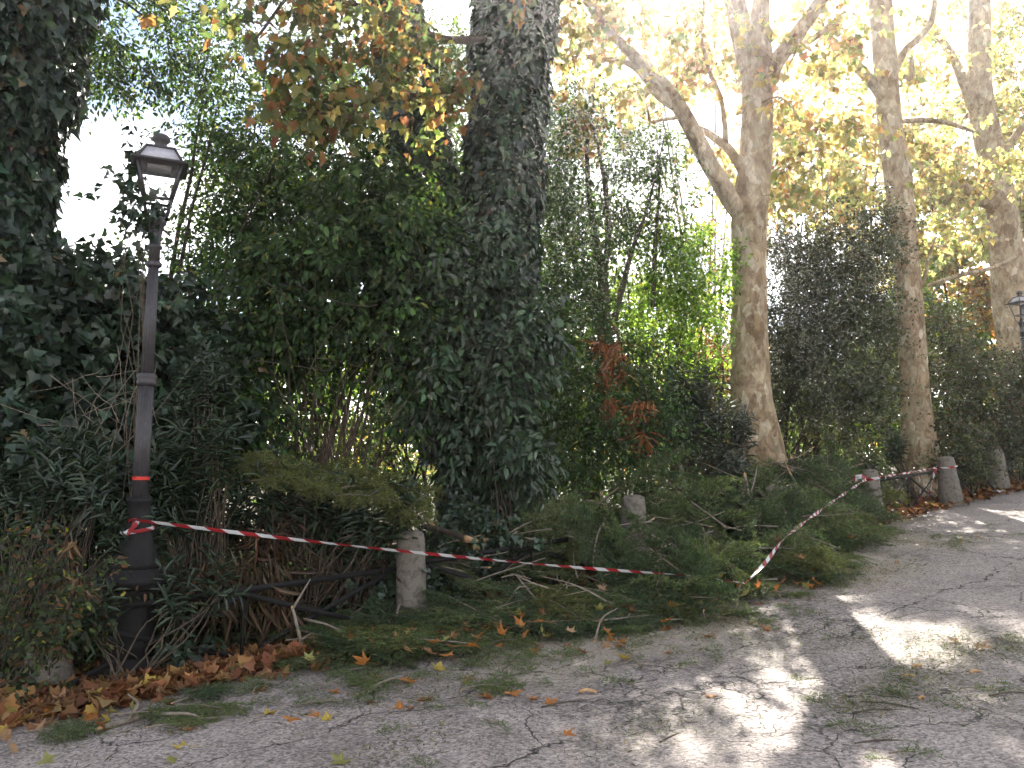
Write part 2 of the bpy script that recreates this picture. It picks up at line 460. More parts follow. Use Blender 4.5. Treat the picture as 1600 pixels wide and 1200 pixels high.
def road_material():
    m, nt, N, L, out = new_mat('old_asphalt')
    geo = N.new("ShaderNodeNewGeometry")
    def vmath(op, a, b=None):
        n = N.new("ShaderNodeVectorMath"); n.operation = op
        (L.new(a, n.inputs[0]) if hasattr(a, 'links') else setattr(n.inputs[0], 'default_value', a))
        if b is not None: (L.new(b, n.inputs[1]) if hasattr(b, 'links') else setattr(n.inputs[1], 'default_value', b))
        return n
    def math_(op, a, b=0.0, clamp=False):
        n = N.new("ShaderNodeMath"); n.operation = op; n.use_clamp = clamp
        for i, v in enumerate((a, b)):
            if hasattr(v, 'links'): L.new(v, n.inputs[i])
            else: n.inputs[i].default_value = v
        return n.outputs[0]
    def noise(scale, detail=4, rough=.6, dist=0.0, vec=None):
        n = N.new("ShaderNodeTexNoise"); n.inputs["Scale"].default_value = scale; n.inputs["Detail"].default_value = detail
        n.inputs["Roughness"].default_value = rough; n.inputs["Distortion"].default_value = dist
        L.new(vec or geo.outputs["Position"], n.inputs["Vector"]); return n
    def ramp(v, a, b, smooth=True):
        n = N.new("ShaderNodeMapRange"); n.interpolation_type = 'SMOOTHSTEP' if smooth else 'LINEAR'
        L.new(v, n.inputs[0]); n.inputs[1].default_value = a; n.inputs[2].default_value = b
        return n.outputs[0]
    def mix(fac, a, b, mode='MIX'):
        n = N.new("ShaderNodeMix"); n.data_type = 'RGBA'; n.blend_type = mode
        for i, v in ((0, fac), (6, a), (7, b)):
            if hasattr(v, 'links'): L.new(v, n.inputs[i])
            elif i == 0: n.inputs[0].default_value = v
            else: n.inputs[i].default_value = (*v, 1)
        return n.outputs[2]
    # road frame: s and d from position
    rel = vmath('SUBTRACT', geo.outputs["Position"], (O2[0], O2[1], 0)).outputs[0]
    s_ = vmath('DOT_PRODUCT', rel, (DS[0], DS[1], 0)).outputs["Value"]
    d_ = vmath('DOT_PRODUCT', rel, (DD[0], DD[1], 0)).outputs["Value"]
    big = noise(.7, 5, .6).outputs["Fac"]; mid = noise(5, 5, .65).outputs["Fac"]
    vo = N.new("ShaderNodeTexVoronoi"); vo.inputs["Scale"].default_value = 62; L.new(geo.outputs["Position"], vo.inputs["Vector"])
    grit = noise(240, 2, .7).outputs["Fac"]
    base = mix(ramp(big, .38, .62), (.205, .176, .162), (.325, .282, .260))
    base = mix(ramp(mid, .35, .75), base, (.36, .316, .292))
    stone = N.new("ShaderNodeSeparateColor"); L.new(vo.outputs["Color"], stone.inputs[0])
    st = ramp(stone.outputs[0], .0, 1.0, False)
    stc = mix(st, (.45, .44, .45), (1.75, 1.7, 1.68))
    base = mix(.95, base, stc, 'MULTIPLY')
    base = mix(ramp(grit, .55, .75), base, (.30, .28, .275))
    # alligator cracks
    warp = noise(2.6, 4, .6)
    wv = vmath('SCALE', warp.outputs["Color"]); wv.inputs[3].default_value = .38
    wpos = vmath('ADD', geo.outputs["Position"], wv.outputs[0]).outputs[0]
    def cracks(scale, width):
        v = N.new("ShaderNodeTexVoronoi"); v.feature = 'DISTANCE_TO_EDGE'; v.inputs["Scale"].default_value = scale
        L.new(wpos, v.inputs["Vector"])
        return ramp(v.outputs["Distance"], width, 0.0)
    c1a = cracks(7.5, .06); c1b = cracks(3.1, .05)
    cw = ramp(noise(3.3, 4, .7).outputs["Fac"], .42, .60); cw2 = ramp(noise(2.1, 3, .7, 0.5).outputs["Fac"], .46, .58)
    c1 = math_('MAXIMUM', math_('MULTIPLY', c1a, cw), math_('MULTIPLY', c1b, cw2)); c2 = cracks(1.0, .009)
    pc = G(1090, 1085)
    dist = vmath('DISTANCE', geo.outputs["Position"], tuple(pc)).outputs["Value"]
    wob = math_('MULTIPLY', big, 1.6)
    zone = ramp(math_('SUBTRACT', dist, wob), .75, -.25)
    pc2 = G(1230, 960)
    zone2 = ramp(math_('SUBTRACT', vmath('DISTANCE', geo.outputs["Position"], tuple(pc2)).outputs["Value"], wob), .5, -.2)
    zone3 = ramp(noise(.45, 3).outputs["Fac"], .6, .72)
    a = math_('MULTIPLY', c1, math_('MAXIMUM', math_('MAXIMUM', zone, zone2), math_('MULTIPLY', zone3, .12)))
    bcr = math_('MULTIPLY', c2, ramp(noise(.9, 3).outputs["Fac"], .42, .54))
    # long seams parallel to the road edge
    sg = G(1350, 980); seam_d = float(sd(sg[0], sg[1])[1])
    wn_ = noise(1.1, 5, .7)
    dd = math_('ADD', d_, math_('MULTIPLY', math_('SUBTRACT', wn_.outputs["Fac"], .5), .7))
    seams = None
    for off, wd in ((seam_d, .016), (seam_d - 1.55, .010), (seam_d + 1.25, .009)):
        l = ramp(math_('ABSOLUTE', math_('SUBTRACT', dd, off)), wd, wd * .2)
        seams = l if seams is None else math_('MAXIMUM', seams, l)
    seams = math_('MULTIPLY', seams, ramp(noise(1.7, 2).outputs["Fac"], .36, .5))
    crack = math_('MAXIMUM', math_('MAXIMUM', a, bcr), seams, True)
    # sawdust and trodden needle stains along the front of the heap
    def stain(px, py, r0, r1, nz):
        q = G(px, py)
        dq = vmath('DISTANCE', geo.outputs["Position"], tuple(q)).outputs["Value"]
        return ramp(math_('ADD', dq, math_('MULTIPLY', math_('SUBTRACT', nz, .5), 2.2)), r1, r0)
    nz = noise(1.9, 6, .7).outputs["Fac"]
    saw = None
    for px, py, r in ((900, 1010, .95), (1010, 990, .95), (1120, 965, .9), (840, 1050, .6), (1340, 885, 1.1), (1420, 850, 1.2)):
        v = stain(px, py, r * .45, r * 1.15, nz)
        saw = v if saw is None else math_('MAXIMUM', saw, v)
    fine = noise(42, 5, .75).outputs["Fac"]
    sawm = math_('MULTIPLY', math_('MULTIPLY', saw, ramp(fine, .33, .62)), .85)
    base = mix(sawm, base, (.42, .36, .27))
    gr = None
    for px, py, r in ((1480, 1020, 1.0), (1420, 1080, .8), (1330, 1000, .7), (1560, 1100, .7), (1180, 1020, .8), (1040, 1140, .8), (700, 1080, .8), (1420, 850, 1.0)):
        v = stain(px, py, r * .3, r * 1.1, nz)
        gr = v if gr is None else math_('MAXIMUM', gr, v)
    grm = math_('MULTIPLY', math_('MULTIPLY', gr, ramp(fine, .5, .72)), .7)
    base = mix(grm, base, (.115, .115, .045))
    # dirt close to the verge
    edge = ramp(math_('ADD', d_, math_('MULTIPLY', nz, .9)), -.5, .5)
    base = mix(math_('MULTIPLY', edge, .75), base, (.062, .047, .034))
    col = mix(math_('MULTIPLY', crack, .93), base, (.018, .016, .015))
    h = math_('SUBTRACT', math_('ADD', math_('MULTIPLY', vo.outputs["Distance"], -.5), math_('MULTIPLY', grit, .35)), math_('MULTIPLY', crack, 2.2))
    h = math_('ADD', h, math_('MULTIPLY', mid, .6))
    bp = N.new("ShaderNodeBump"); bp.inputs["Strength"].default_value = .9; bp.inputs["Distance"].default_value = .014
    L.new(h, bp.inputs["Height"])
    b = bsdf(N, .72, .38); L.new(col, b.inputs["Base Color"]); L.new(bp.outputs[0], b.inputs["Normal"])
    rgh = N.new("ShaderNodeMapRange"); L.new(mid, rgh.inputs[0]); rgh.inputs[3].default_value = .55; rgh.inputs[4].default_value = .85
    L.new(rgh.outputs[0], b.inputs["Roughness"])
    L.new(b.outputs[0], out.inputs["Surface"])
    return m
M['road'] = road_material()

def road_edge(S, D):
    e = -.28 + .10 * np.sin(S * .9 + 1) + .06 * np.sin(S * 2.7) + .035 * np.sin(S * 6.3 + 2)
    return np.where(D > -1.0, D + (e - 0.0) * (D + 1.0), D)
road = link('road', sheet('road', np.concatenate([-np.geomspace(120, 13, 10), np.linspace(-12, 40, 261), np.geomspace(42, 300, 12)]),
                          np.concatenate([np.linspace(-14, -9, 6), np.linspace(-8.8, 0, 89)]),
                          lambda S, D: .012 + .010 * np.sin(S * 1.3 + D * .9) + .006 * np.sin(S * 3.1 - D * 2.3), road_edge), M['road'])
road["kind"] = "structure"

# ------------------------------------------------------------------ stone bollards
M['stone'] = noise_mat('weathered_stone', [(.28, (.075, .066, .052)), (.42, (.15, .13, .108)), (.55, (.22, .192, .16)), (.68, (.17, .15, .125)), (.8, (.27, .235, .20))],
                       nscale=4.5, detail=10, rough=.9, spec=.15, bump=.8, bscale=38, bdist=.012)
def bollard(s, d, h, r0, r1, label, tilt=(0, 0), seed=0, sink=.12, top=.06):
    r = np.random.default_rng(seed)
    prof = [(r0 * 1.03, -sink), (r0, 0), (r0 * .985, .1 * h)]
    for t in np.linspace(.2, .9, 8):
        prof.append((r0 + (r1 - r0) * t, t * h))
    for a in np.linspace(15, 88, 6):
        prof.append((r1 * (.12 + .88 * math.cos(R(a))) , h - top + top * math.sin(R(a))))
    V, pol = lathe(prof, 28)
    th = np.arctan2(V[:, 1], V[:, 0])
    ph = r.uniform(0, 6.28, 6)
    f = 1 + .018 * np.sin(3 * th + V[:, 2] * 7 + ph[0]) + .012 * np.sin(7 * th - V[:, 2] * 13 + ph[1]) + .014 * np.sin(5 * th + 23 * V[:, 2] + ph[2]) + r.normal(0, .006, len(V))
    V[:, :2] *= f[:, None]
    # a few chipped dents at the rim and the foot
    for _ in range(7):
        a0, z0 = r.uniform(0, 6.28), r.choice([h * .93, h * .05, h * .6])
        dd = ((np.angle(np.exp(1j * (th - a0))) / .35) ** 2 + ((V[:, 2] - z0) / .05) ** 2)
        V[:, :2] *= (1 - .09 * np.exp(-dd))[:, None]
    me = np_mesh('stone_bollard', V, pol, smooth=True)
    o = link('stone_bollard', me, M['stone'])
    o.location = tuple(P(s, d)); o.rotation_euler = (R(tilt[0]), R(tilt[1]), r.uniform(0, 6))
    o.rotation_mode = 'XYZ'
    eul = Euler((R(tilt[0]), R(tilt[1]), 0)).to_matrix() @ Euler((0, 0, r.uniform(0, 6))).to_matrix()
    o.rotation_euler = eul.to_euler()
    return tag(o, label, "bollard", "stone bollards along the road edge")
SP = 3.52
bollard(0, -.02, .97, .155, .140, "grey stone bollard behind the striped tape, between lamp post and brush heap", (0, -1.5), 1)
bollard(SP, -.02, 1.06, .19, .145, "stone bollard standing in the middle of the brush heap", (0, -2), 2)
bollard(2 * SP, .0, .92, .20, .17, "stone bollard almost buried in the heap, only its cap showing", (0, 0), 3)
bollard(3 * SP, 0, .96, .19, .14, "stone bollard with the tape knotted round its top at the heap's end", (0, -4), 4)
bollard(4 * SP, -.1, 1.02, .24, .165, "stone bollard where the striped tape ends, in front of a plane trunk", (0, -4.5), 5)
bollard(5 * SP, 0, 1.02, .23, .165, "farthest stone bollard, past the tape, beside a scrap of paper", (0, -4.5), 6)

# ------------------------------------------------------------------ broken leaning stone by the lamp
def broken_stone():
    r = np.random.default_rng(21)
    prof = [(.17, -.2), (.175, 0), (.165, .15), (.15, .30), (.12, .38), (.06, .41), (.01, .42)]
    V, pol = lathe(prof, 20)
    th = np.arctan2(V[:, 1], V[:, 0])
    V[:, :2] *= (1 + .1 * np.sin(2 * th + 1) + .06 * np.sin(5 * th + V[:, 2] * 9) + r.normal(0, .02, len(V)))[:, None]
    cut = V[:, 0] * .8 + V[:, 2] * .6 - .24
    V -= np.where(cut > 0, cut, 0)[:, None] * np.array([.8, 0, .6]) * .9
    o = link('broken_stone', np_mesh('broken_stone', V, pol), M['stone'])
    p = G(82, 1078)
    o.location = tuple(p); o.rotation_euler = (R(8), R(-14), R(-40))
    tag(o, "pale broken stone stump leaning among dry leaves beside the lamp base", "stone")
broken_stone()

# ------------------------------------------------------------------ low iron fence panels between the bollards
def fence_panel(s0, s1, d, label, h=.62, mid=False):
    c = P((s0 + s1) / 2, d)
    root = empty('iron_fence_panel', c, label, "fence", "low iron fence panels between the bollards")
    def Q(s, hh, dd=0.0): return P(s, d + dd, hh) - c
    link('top_rail', bar_mesh('top_rail', Q(s0, h), Q(s1, h), .05, .012), M['iron'], root)
    m_ = (s0 + s1) / 2
    link('brace', bar_mesh('brace', Q(s0 + .08, .04, .013), Q(m_, h - .03, .013), .045, .010), M['iron'], root)
    link('brace', bar_mesh('brace', Q(m_, h - .03, -.013), Q(s1 - .08, .04, -.013), .045, .010), M['iron'], root)
    link('brace', bar_mesh('brace', Q(s0 + .08, h - .03, -.013), Q(m_, .04, -.013), .045, .010), M['iron'], root)
    link('brace', bar_mesh('brace', Q(m_, .04, .013), Q(s1 - .08, h - .03, .013), .045, .010), M['iron'], root)
    link('post', bar_mesh('post', Q(m_, -.1, .03), Q(m_, h - .026, .03), .035, .012, up=tuple(np.append(DD, 0))), M['iron'], root)
fence_panel(-SP + .25, -.15, .05, "low iron fence with crossed braces between lamp post and nearest bollard", .60)
fence_panel(.16, SP - .18, .05, "low iron fence half buried under the left part of the heap")
fence_panel(3 * SP + .18, 4 * SP - .22, .05, "low iron fence under the tape between its last two bollards", .72)
fence_panel(4 * SP + .22, 5 * SP - .2, .05, "low iron fence between the two farthest bollards", .74)
fence_panel(5 * SP + .22, 6 * SP - .2, .05, "low iron fence running on beyond the farthest bollard", .74)

# ------------------------------------------------------------------ cast iron street lamps
M['lamp_glass'] = None
def glass_mat():
    m, nt, N, L, out = new_mat('dusty_glass')
    tr = N.new("ShaderNodeBsdfTransparent"); gl = N.new("ShaderNodeBsdfGlossy"); gl.inputs["Roughness"].default_value = .12
    df = N.new("ShaderNodeBsdfDiffuse"); df.inputs["Color"].default_value = (.55, .55, .58, 1)
    no = N.new("ShaderNodeTexNoise"); no.inputs["Scale"].default_value = 6; no.inputs["Detail"].default_value = 5
    mr = N.new("ShaderNodeMapRange"); mr.inputs[1].default_value = .35; mr.inputs[2].default_value = .8; mr.inputs[3].default_value = .03; mr.inputs[4].default_value = .16
    L.new(no.outputs["Fac"], mr.inputs[0])
    m1 = N.new("ShaderNodeMixShader"); L.new(mr.outputs[0], m1.inputs[0]); L.new(tr.outputs[0], m1.inputs[1]); L.new(df.outputs[0], m1.inputs[2])
    fr = N.new("ShaderNodeFresnel"); fr.inputs["IOR"].default_value = 1.3
    m2 = N.new("ShaderNodeMixShader"); L.new(fr.outputs[0], m2.inputs[0]); L.new(m1.outputs[0], m2.inputs[1]); L.new(gl.outputs[0], m2.inputs[2])
    L.new(m2.outputs[0], out.inputs["Surface"])
    return m
M['lamp_glass'] = glass_mat()
M['red_tape'] = noise_mat('red_tape', [(.3, (.5, .03, .02)), (.7, (.66, .05, .03))], rough=.4, bump=.1)
M['milky'] = noise_mat('milky_glass', [(.3, (.42, .41, .45)), (.7, (.6, .58, .62))], nscale=9, rough=.3, spec=.5, bump=.05)

def frustum(a, b, z0, z1, rot=0.0):
    V = []
    for r_, z in ((a, z0), (b, z1)):
        for k in range(4):
            t = rot + math.pi / 4 + k * math.pi / 2
            V.append((r_ * math.sqrt(2) * math.cos(t), r_ * math.sqrt(2) * math.sin(t), z))
    q = np.array([[0, 3, 2, 1], [4, 5, 6, 7], [0, 1, 5, 4], [1, 2, 6, 5], [2, 3, 7, 6], [3, 0, 4, 7]])
    return np.array(V), q

def street_lamp(loc, rotz, scale, label, tilt=0.0, band=True):
    root = empty('street_lamp', loc, label, "street lamp", "cast iron street lamps", (0, tilt, 0), scale)
    mt = M['lamp_paint']
    def lt(name, prof, sides=32, flute=0, nfl=12, parent=None):
        V, pol = lathe(prof, sides, flute, nfl)
        return link(name, np_mesh(name, V, pol, smooth=False if flute or sides == 8 else True), mt, parent or root)
    mt = M['iron']
    lt('plinth', [(.27, -.1), (.27, .06), (.25, .09), (.22, .13), (.205, .16), (.20, .19)], 8)
    lt('pedestal', [(.185, .185), (.175, .3), (.165, .60), (.172, .66), (.20, .70)], 8)
    lt('flange', [(.20, .695), (.235, .715), (.265, .75), (.268, .78), (.255, .80), (.21, .83), (.19, .86)])
    lt('bell', [(.19, .855), (.185, .90), (.15, .98), (.115, 1.08), (.095, 1.20), (.085, 1.30), (.083, 1.36), (.098, 1.375), (.098, 1.395), (.07, 1.41)])
    mt = M['lamp_paint']
    lt('lower_shaft', [(.061, 1.405), (.057, 2.30)], 48, .16, 12)
    lt('shaft_ring', [(.060, 2.295), (.074, 2.31), (.078, 2.33), (.070, 2.35), (.078, 2.365), (.078, 2.38), (.060, 2.40)])
    lt('upper_shaft', [(.051, 2.395), (.041, 3.28)], 48, .14, 12)
    lt('upper_ring', [(.044, 3.27), (.062, 3.285), (.064, 3.305), (.046, 3.325)])
    lt('neck', [(.046, 3.32), (.043, 3.42), (.058, 3.43), (.058, 3.45), (.044, 3.465), (.05, 3.56), (.062, 3.62), (.078, 3.64), (.08, 3.665), (.055, 3.68), (.045, 3.71), (.018, 3.78), (.005, 3.80)])
    if band:
        V, pol = lathe([(.0635, 1.545), (.0635, 1.572)], 24); link('tape_band', np_mesh('tape_band', V, [pol[0]], smooth=True), M['red_tape'], root)
    # lantern
    lan = bpy.data.objects.new('lantern', None); COL.objects.link(lan); lan.parent = root; lan.rotation_euler = (0, 0, rotz); lan.location = (0, 0, 3.83 * .08); lan.scale = (.92, .92, .92)
    zb, zt, rb, rt = 3.83, 4.14, .105, .178
    for k in range(4):
        t = math.pi / 4 + k * math.pi / 2; t2 = t + math.pi / 2
        c0 = np.array([rb * 1.414 * math.cos(t), rb * 1.414 * math.sin(t), zb]); c1 = np.array([rt * 1.414 * math.cos(t), rt * 1.414 * math.sin(t), zt])
        e0 = np.array([rb * 1.414 * math.cos(t2), rb * 1.414 * math.sin(t2), zb]); e1 = np.array([rt * 1.414 * math.cos(t2), rt * 1.414 * math.sin(t2), zt])
        link('corner_bar', bar_mesh('corner_bar', c0, c1, .022, .022, up=(math.cos(t), math.sin(t), .2)), mt, lan)
        link('lower_bar', bar_mesh('lower_bar', c0, e0, .022, .018), mt, lan)
        ins = lambda p, q: p * .965 + q * .035
        V = np.array([ins(c0, e0) * [.97, .97, 1], ins(e0, c0) * [.97, .97, 1], ins(e1, c1) * [.97, .97, 1], ins(c1, e1) * [.97, .97, 1]])
        link('pane', np_mesh('pane', V, np.array([[0, 1, 2, 3]])), M['lamp_glass'], lan)
        # curved scroll bracket
        q = np.array([math.cos(t), math.sin(t), 0])
        pts = [q * .05 + [0, 0, 3.66], q * .085 + [0, 0, 3.67], q * .125 + [0, 0, 3.72], q * .148 + [0, 0, 3.79], q * .146 + [0, 0, 3.83]]
        tube_obj('scroll', pts, [.010] * 5, mt, lan, 8, 14)
    V, q = frustum(.232, .238, 4.135, 4.155); link('eave', np_mesh('eave', V, q), mt, lan)
    V, q = frustum(.10, .10, 4.126, 4.133); link('reflector', np_mesh('reflector', V, q), M['milky'], lan)
    V, q = frustum(.185, .118, 4.156, 4.285); link('lantern_roof', np_mesh('lantern_roof', V, q), M['milky'], lan)
    for k in range(4):
        t = math.pi / 4 + k * math.pi / 2
        f = lambda r_, z: np.array([r_ * 1.414 * math.cos(t), r_ * 1.414 * math.sin(t), z])
        link('roof_rib', bar_mesh('roof_rib', f(.187, 4.158), f(.119, 4.29), .016, .016), mt, lan)
    V, q = frustum(.126, .122, 4.286, 4.306); link('roof_cap', np_mesh('roof_cap', V, q), mt, lan)
    lt('finial', [(.07, 4.307), (.052, 4.335), (.05, 4.365), (.072, 4.385), (.078, 4.41), (.06, 4.44), (.03, 4.455), (.004, 4.462)], 20, parent=lan)
    return root
LAMP = P(-2.58, .22)
street_lamp(LAMP, R(24), 1.02, "tall grey cast iron lamp post with a red tape band, at the road's left", R(.8))
street_lamp(P(21.0, .25), R(10), 1.2, "distant dark street lamp cut by the picture's right edge", 0, False)

# ------------------------------------------------------------------ striped barrier tape
def tape_mat():
    m, nt, N, L, out = new_mat('striped_tape')
    at = N.new("ShaderNodeAttribute"); at.attribute_name = "run"
    fr = N.new("ShaderNodeMath"); fr.operation = 'FRACT'; L.new(at.outputs["Fac"], fr.inputs[0])
    gt = N.new("ShaderNodeMath"); gt.operation = 'GREATER_THAN'; gt.inputs[1].default_value = .5; L.new(fr.outputs[0], gt.inputs[0])
    mx = N.new("ShaderNodeMix"); mx.data_type = 'RGBA'
    L.new(gt.outputs[0], mx.inputs[0]); mx.inputs[6].default_value = (.42, .030, .036, 1); mx.inputs[7].default_value = (.78, .77, .78, 1)
    b = bsdf(N, .4, .45); L.new(mx.outputs[2], b.inputs["Base Color"])
    t = N.new("ShaderNodeBsdfTranslucent"); L.new(mx.outputs[2], t.inputs["Color"])
    ms = N.new("ShaderNodeMixShader"); ms.inputs[0].default_value = .35
    L.new(b.outputs[0], ms.inputs[1]); L.new(t.outputs[0], ms.inputs[2]); L.new(ms.outputs[0], out.inputs["Surface"])
    return m
M['tape'] = tape_mat()
def ribbon(name, pts, width, twist, parent=None, n=200, period=.32, skew=.5, face=None):
    L = catmull(np.array(pts, float), n)
    seg = np.linalg.norm(np.diff(L, axis=0), axis=1); run = np.concatenate([[0], np.cumsum(seg)])
    T = norm(np.gradient(L, axis=0)); up = np.tile([0, 0, 1.0], (n, 1))
    B = norm(np.cross(T, up)); C = np.cross(B, T)
    ang = np.interp(run / run[-1], np.linspace(0, 1, len(twist)), twist)
    W = np.cos(ang)[:, None] * C + np.sin(ang)[:, None] * B
    V = np.concatenate([L - W * width / 2, L, L + W * width / 2]); k = np.arange(n - 1)
    # shallow crease along the middle
    V[n:2 * n] += np.cross(T, W) * width * .12
    q = np.concatenate([np.stack([k, k + 1, k + 1 + n, k + n], 1), np.stack([k + n, k + 1 + n, k + 1 + 2 * n, k + 2 * n], 1)])
    uv = np.concatenate([run / period - skew * .25, run / period, run / period + skew * .25])
    return link(name, np_mesh(name, V, q, smooth=True, uv=uv), M['tape'], parent)

tr = empty('barrier_tape', (0, 0, 0), "red and white striped tape strung from lamp post over the heap to bollards", "tape")
lampxy = LAMP + np.array([0, 0, 1.14])
t0 = A(214, 813, LAMP[1] - .10)
t1 = A(1085, 900, 8.8)
sag = np.array([0, 0, -.03])
ribbon('strip', [t0, t0 * .75 + t1 * .25 + sag, t0 * .5 + t1 * .5 + sag * 1.3, t0 * .25 + t1 * .75 + sag, t1, A(1130, 907, 8.8), A(1165, 911, 8.9)], .034, [0.9, .3, 1.1, .5, 1.2, .3, 1.2, 1.0], tr, 300, .27)
b4 = P(3 * SP, 0); b5 = P(4 * SP, -.1)
k4 = A(1354, 748, b4[1] - .22); k5 = A(1462, 731, b5[1] - .25)
t2 = A(1165, 911, 8.9)
ribbon('strip', [t2, A(1195, 880, 9.3), A(1230, 838, 10.1), A(1290, 792, 12.3), k4], .042, [1.0, 5, 10, 16, 22], tr, 260, .24)
ribbon('strip', [k4, A(1405, 741, (k4[1] + k5[1]) / 2), k5], .042, [1.0, 8, 15], tr, 160, .24)
def ring(name, c, r, w, tiltx=0.06, n=40):
    a = np.linspace(0, 2 * np.pi, n)
    ribbon(name, [c + np.array([r * math.cos(t), r * math.sin(t), tiltx * math.sin(t + 1)]) for t in a], w, [0, .4, 0], tr, n * 2, .3)
ring('wrap', LAMP + np.array([0.016, 0, 1.175]), .126, .03, .02)
ring('wrap', b4 + np.array([-.05, 0, .80]), .165, .05, .03)
ring('wrap', b5 + np.array([-.06, 0, .80]), .205, .035, .03)
ribbon('loose_end', [t0, A(208, 824, t0[1] - .02), A(196, 835, t0[1] - .04)], .045, [.3, 1.0, .2], tr, 30, .25)
ribbon('loose_end', [t0, A(206, 813, t0[1] - .03), A(200, 815, t0[1] - .01)], .04, [.3, 1.3, .2], tr, 20, .25)
ribbon('loose_end', [k4, A(1345, 744, k4[1] - .05), A(1333, 749, k4[1] - .02)], .11, [.3, 1.0, .1], tr, 30, .25)
ribbon('loose_end', [k5, A(1458, 748, k5[1] - .02), A(1452, 775, k5[1])], .05, [.3, 2.0, .5], tr, 30, .25)
ribbon('loose_end', [A(1438, 737, k5[1]), A(1437, 755, k5[1]), A(1439, 780, k5[1])], .035, [.3, 2.0, .5], tr, 30, .25)
# ------------------------------------------------------------------ vegetation builders
IVY = [(5, (.036, .062, .036)), (3, (.052, .084, .044)), (2, (.024, .042, .027)), (.25, (.13, .085, .035))]
GREEN = [(4, (.052, .098, .036)), (3, (.074, .132, .042)), (2, (.036, .066, .028)), (.4, (.16, .18, .05))]
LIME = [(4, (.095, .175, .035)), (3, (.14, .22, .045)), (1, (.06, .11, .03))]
OLIVE = [(4, (.078, .096, .054)), (3, (.105, .125, .068)), (2, (.052, .066, .038)), (.5, (.12, .095, .05))]
YELLOW = [(3.5, (.50, .43, .17)), (3, (.44, .41, .18)), (1.0, (.45, .31, .14)), (4, (.31, .37, .15)), (.6, (.32, .21, .12))]
ORANGE = [(2, (.44, .30, .13)), (3.5, (.42, .37, .15)), (1.0, (.34, .20, .10)), (3, (.26, .30, .12)), (2, (.50, .44, .16))]
MIXG = [(3, (.16, .20, .05)), (3, (.09, .13, .04)), (2, (.40, .29, .06)), (1, (.30, .14, .045))]
RUST = [(3, (.18, .085, .04)), (2, (.13, .10, .045)), (2, (.07, .08, .04)), (1, (.28, .15, .06))]
OLEA = [(4, (.040, .066, .036)), (3, (.060, .090, .046)), (2, (.027, .045, .027))]

def adopt(o, root):
    o.parent = root; o.location = tuple(-np.array(root.location)); return o

def px_r(w, Y): return w * Y / FPX

def blob_clusters(r, blobs, mult=1.0):
    C, D = [], []
    for (px, py, Y, rx, ry, rd, n) in blobs:
        c = A(px, py, Y)
        p, v = blob_points(r, c, (px_r(rx, Y), rd, px_r(ry, Y)), max(3, int(n * mult)))
        C.append(p); D.append(v)
    return np.vstack(C), np.vstack(D)

def twigs_to(r, anchors, C, D, tip, r0, r1, k=6, sag=.12, sides=3):
    """twigs grow from limb points outward, later ones branching off earlier ones"""
    n = len(C)
    d0 = np.empty(n)
    for i in range(0, n, 300):
        d0[i:i + 300] = np.sqrt(((C[i:i + 300, None, :] - anchors[None]) ** 2).sum(-1)).min(1)
    order = np.argsort(d0); C = C[order]; D = D[order]; d0 = d0[order]
    nodes = np.vstack([anchors, C]); na = len(anchors)
    depth = np.concatenate([np.zeros(na), np.full(n, 9.0)])
    a = np.empty((n, 3)); scale = np.empty(n)
    for i in range(n):
        cand = nodes[:na + i]
        dd = np.sqrt(((cand - C[i]) ** 2).sum(-1)) * (1 + .06 * depth[:na + i])
        dd[:na] *= r.uniform(1.0, 1.5, na)
        j = int(dd.argmin()); a[i] = cand[j]; depth[na + i] = depth[j] + 1; scale[i] = 1.0 / (1 + .18 * depth[j])
    b = C; e = C + norm(D) * tip
    t = np.linspace(0, 1, k)[None, :, None]
    L = a[:, None] * (1 - t) ** 2 + (2 * t * (1 - t)) * (a * .45 + b * .55 + r.normal(0, sag * .6, a.shape))[:, None] + t ** 2 * e[:, None]
    ln = np.linalg.norm(e - a, axis=1)
    s = (np.clip(ln / 1.5, .5, 1.5) * scale)[:, None]
    rad = (r0 + (r1 - r0) * np.linspace(0, 1, k)[None]) * s
    return tubes(L, rad, sides, cap=False)

def stem_lines(r, bases, targets, k=9, wob=.10, arch=.25):
    """curving stems from base points to targets"""
    n = len(targets)
    b = bases[r.integers(0, len(bases), n)] + r.normal(0, .08, (n, 3)) * [1, 1, 0]
    t = np.linspace(0, 1, k)[None, :, None]
    mid = b * .55 + targets * .45; mid[:, 2] += arch * (targets[:, 2] - b[:, 2]) * .6
    L = b[:, None] * (1 - t) ** 2 + 2 * t * (1 - t) * mid[:, None] + t ** 2 * targets[:, None]
    w = np.cumsum(r.normal(0, wob * .45, (n, k, 3)), axis=1) * np.sin(np.linspace(0, np.pi, k))[None, :, None]
    return L + w

